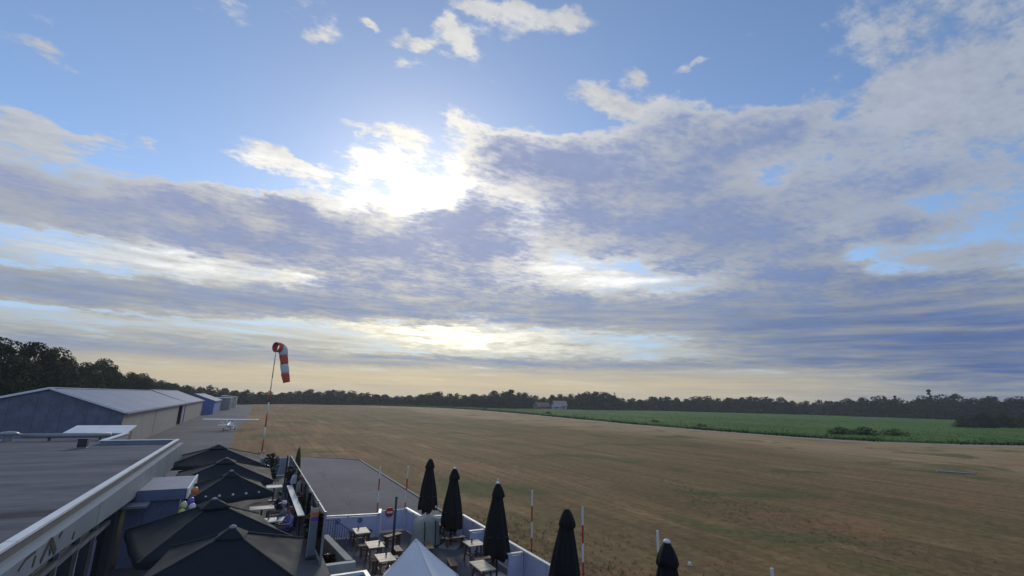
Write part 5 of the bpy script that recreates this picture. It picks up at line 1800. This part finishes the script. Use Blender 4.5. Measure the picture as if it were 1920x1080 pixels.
def plant_tree(nm, label, x, y, rz, s, crown, trunk, group=None, cat='tree', sz=None):
    t = thing(nm, label, cat, (x, y, 0), rz, group)
    t.scale = (s, s, sz or s)
    for part, me in (('crown', crown), ('trunk', trunk)):
        o = bpy.data.objects.new(part, me)
        col.objects.link(o)
        o.parent = t
    return t


near_c = [crown_mesh('crown', 11 + i, 14.0, 10.0 + i, 12000, .42, .08, 13) for i in range(3)]
near_t = [trunk_mesh('trunk', 11 + i, 14.0, 10.0) for i in range(3)]
far_c = [crown_mesh('crown', 31 + i, 12.0, 9.5 + i * .8, 2000, 1.05, .0, 12, mat='tree_far') for i in range(5)]
far_t = [trunk_mesh('trunk', 31 + i, 12.0, 9.0) for i in range(5)]
slim_c = crown_mesh('crown', 77, 16.0, 3.2, 900, .7, .03, 9, .4, mat='tree_far')
con_c = crown_mesh('crown', 79, 16.0, 5.0, 1100, .8, .05, 10, .4, mat='tree_far')

# the tall row behind the hangars
ROW = [(-38, 78, 13.2), (-37, 92, 14.0), (-36.5, 104, 14.3), (-36, 117, 15.0), (-36, 130, 14.8), (-36.5, 141, 12.8), (-36, 151, 13.2), (-36, 162, 14.6), (-36, 173, 12.9), (-36.5, 186, 12.2), (-36, 199, 12.5), (-36, 212, 12.6), (-36.5, 226, 11.4), (-36, 241, 11.5), (-36, 257, 11.2), (-36, 275, 10.8), (-35, 295, 10.6)]
SPECIAL = {2: 'broad dark tree at the left picture edge behind the largest hangar', 3: 'tall rounded tree with the highest crown behind the largest hangar', 4: 'tall tree whose crown steps down sharply to the lower row', 7: 'round topped tree standing above its neighbours behind the hangar ridge'}
for i, (x, y, h) in enumerate(ROW):
    lab = SPECIAL.get(i, 'dark broadleaf tree in the receding row behind the hangars')
    plant_tree('broadleaf_tree', lab, x + rng.uniform(-.8, .8), y, rng.uniform(0, 6.28), h / 14.2, near_c[i % 3], near_t[i % 3], 'row of trees behind the hangars')
for i in range(12):
    plant_tree('broadleaf_tree', 'dark tree of the second row behind the hangars', -45 + rng.uniform(-1.5, 1.5), 70 + i * 19, rng.uniform(0, 6.28), rng.uniform(.80, .92), near_c[(i + 1) % 3], near_t[i % 3], 'second row of trees behind the hangars')

# skyline of the far woods: bearing, distance, tree height
SKYLINE = [(-9, 330, 12), (-6.8, 330, 11.8), (-4.5, 330, 10.5), (-1.7, 330, 9.5), (1.3, 351, 8.2), (4.35, 380, 10.1), (7.6, 378, 11.1), (12.2, 377, 9.3), (15.8, 378, 7.8), (19.5, 372, 11.8), (22.6, 360, 9.5), (24.8, 352, 11.5), (26.7, 350, 14.6), (29.6, 352, 13.2), (31.5, 360, 10.0), (34.6, 376, 12.3), (39.0, 395, 15.6), (41.1, 405, 10.8), (42.6, 412, 9.8), (45.3, 425, 14.8), (47.5, 430, 11.6), (49.5, 438, 14.6), (51.7, 450, 14.0), (54.3, 460, 14.6), (56.8, 470, 14.4), (58.2, 470, 13.5), (61.0, 470, 13.3), (63.2, 470, 15.6), (65.3, 470, 16.6), (66.7, 470, 16.0), (67.8, 470, 14.8), (69.2, 470, 18.0), (70.9, 470, 18.4), (72.2, 470, 16.2), (72.9, 470, 17.6), (73.9, 470, 17.2), (75.1, 470, 19.4), (82, 470, 18), (92, 470, 17)]
def sky_at(b):
    for (a0, d0, h0), (a1, d1, h1) in zip(SKYLINE[:-1], SKYLINE[1:]):
        if a0 <= b <= a1:
            k = (b - a0) / (a1 - a0)
            return d0 + (d1 - d0) * k, h0 + (h1 - h0) * k
b_ = -9.0
i = 0
while b_ < 92:
    D, h = sky_at(b_)
    for row in (0, 1):
        dd = D + row * 13 + rng.uniform(-4, 4)
        bb = b_ + rng.uniform(-.2, .2) + row * .35
        hh = h * (rng.uniform(.82, 1.02) if row else rng.uniform(.72, .96))
        x, y = math.sin(R(bb)) * dd, math.cos(R(bb)) * dd
        if bb < 4 and x > -6.5 and row == 0: hh *= .9
        wsc = max(.85, hh / 12.2) * rng.uniform(1.15, 1.45)
        sec = next(n_ for lim, n_ in ((1.5, 'past the hangar row'), (14, 'right of the windsock'), (29, 'left of the farmhouse'), (41, 'between the farmhouse and the thin poplar'), (50, 'round the long grey barn'), (62, 'behind the middle of the crop'), (70.5, 'around the pointed trees'), (99, 'behind the big shrub clump')) if bb < lim)
        lab = ('dark front tree of the far wood ' if row == 0 else 'dark rear tree of the far wood ') + sec
        grp = 'far wood ' + sec + (', front row' if row == 0 else ', rear row')
        if row == 0 and (28.5 < bb < 34.2 or 40.2 < bb < 46.5):      # the farm stands clear in front of the wood
            dd += 14
            x, y = math.sin(R(bb)) * dd, math.cos(R(bb)) * dd
        plant_tree('broadleaf_tree', lab, x, y, rng.uniform(0, 6.28), wsc, far_c[(i + row * 2) % 5], far_t[i % 5], grp, sz=hh / 12.2)
        i += 1
    b_ += 1.02 if b_ < 60 else .95
# trees one can pick out of the skyline
for az, D, h, crown, lab, nm in ((40.35, 392, 15.2, slim_c, 'very thin pointed poplar right of the farmhouse', 'poplar_tree'),
                                  (66.0, 455, 16.9, con_c, 'left one of two small pointed trees close together on the skyline', 'conifer_tree'),
                                  (66.8, 455, 17.6, con_c, 'right one of two small pointed trees close together on the skyline', 'conifer_tree'),
                                  (69.25, 455, 22.5, con_c, 'tallest narrow tree poking above the far wood on the right', 'conifer_tree'),
                                  (36.9, 388, 15.2, slim_c, 'thin upright tree sticking out between house and poplar', 'poplar_tree')):
    plant_tree(nm, lab, math.sin(R(az)) * D, math.cos(R(az)) * D, 1.0, h / 16.2, crown, far_t[0])
# shrubs at the field edge
bush_c = [crown_mesh('crown', 91 + i, 3.0, 4.6, 1500, .26, .0, 9, mat='shrub') for i in range(2)]
bush_t = trunk_mesh('trunk', 91, 2.2, 2.0)
for x, y, s_, lab, gr in ((126, 66.5, 1.3, 'left end of the low dark bramble thicket at the field edge', 'bramble thicket'), (130.5, 63.5, 1.4, 'middle of the low dark bramble thicket at the field edge', 'bramble thicket'), (136.5, 60, 1.25, 'right end of the low dark bramble thicket at the field edge', 'bramble thicket'),
                          (121, 122, .75, 'small weedy bush at the field edge in front of the long barn', None), (113, 96, .8, 'low bush at the field edge left of the bramble thicket', None),
                          (128, 200, .9, 'faint low bush at the field edge below the farmhouse', None), (123, 262, .8, 'farthest low bush at the start of the crop', None)):
    plant_tree('bush', lab, x, y, rng.uniform(0, 6.28), s_, bush_c[int(x) % 2], bush_t, gr, 'bush', sz=s_ * .55)
big_c = [crown_mesh('crown', 97 + i, 7.0, 11.0, 4200, .5, .0, 12, mat='tree_near') for i in range(2)]
for k, (x, y, s_, lab) in enumerate(((246, 84, .66, 'big dark shrub at the left end of the clump near the right edge'), (258, 82, .80, 'big dark shrub in the middle of the clump near the right edge'), (271, 80, .78, 'big dark shrub at the right end of the clump'), (286, 78, .85, 'big dark shrub cut by the right picture edge'), (304, 76, .9, 'big dark shrub beyond the right picture edge'))):
    plant_tree('bush', lab, x, y, rng.uniform(0, 6.28), s_, big_c[k % 2], bush_t, 'shrub clump near the right edge', 'bush')

# ------------------------------------------------------------------ thin evening haze
hz = MB()
hz.box(-900, 1100, -500, 1500, -1.0, 26.0)
hm = bpy.data.materials.new('haze')
hm.use_nodes = True
hn = hm.node_tree
hn.nodes.clear()
hv = hn.nodes.new('ShaderNodeVolumePrincipled')
hv.inputs['Color'].default_value = (.80, .84, .92, 1)
hv.inputs['Density'].default_value = .00028
hv.inputs['Anisotropy'].default_value = .3
ho = hn.nodes.new('ShaderNodeOutputMaterial')
hn.links.new(hv.outputs[0], ho.inputs['Volume'])
o = mk('haze', hz, hm)
o['kind'] = 'stuff'
o['label'] = 'thin evening haze over the airfield'
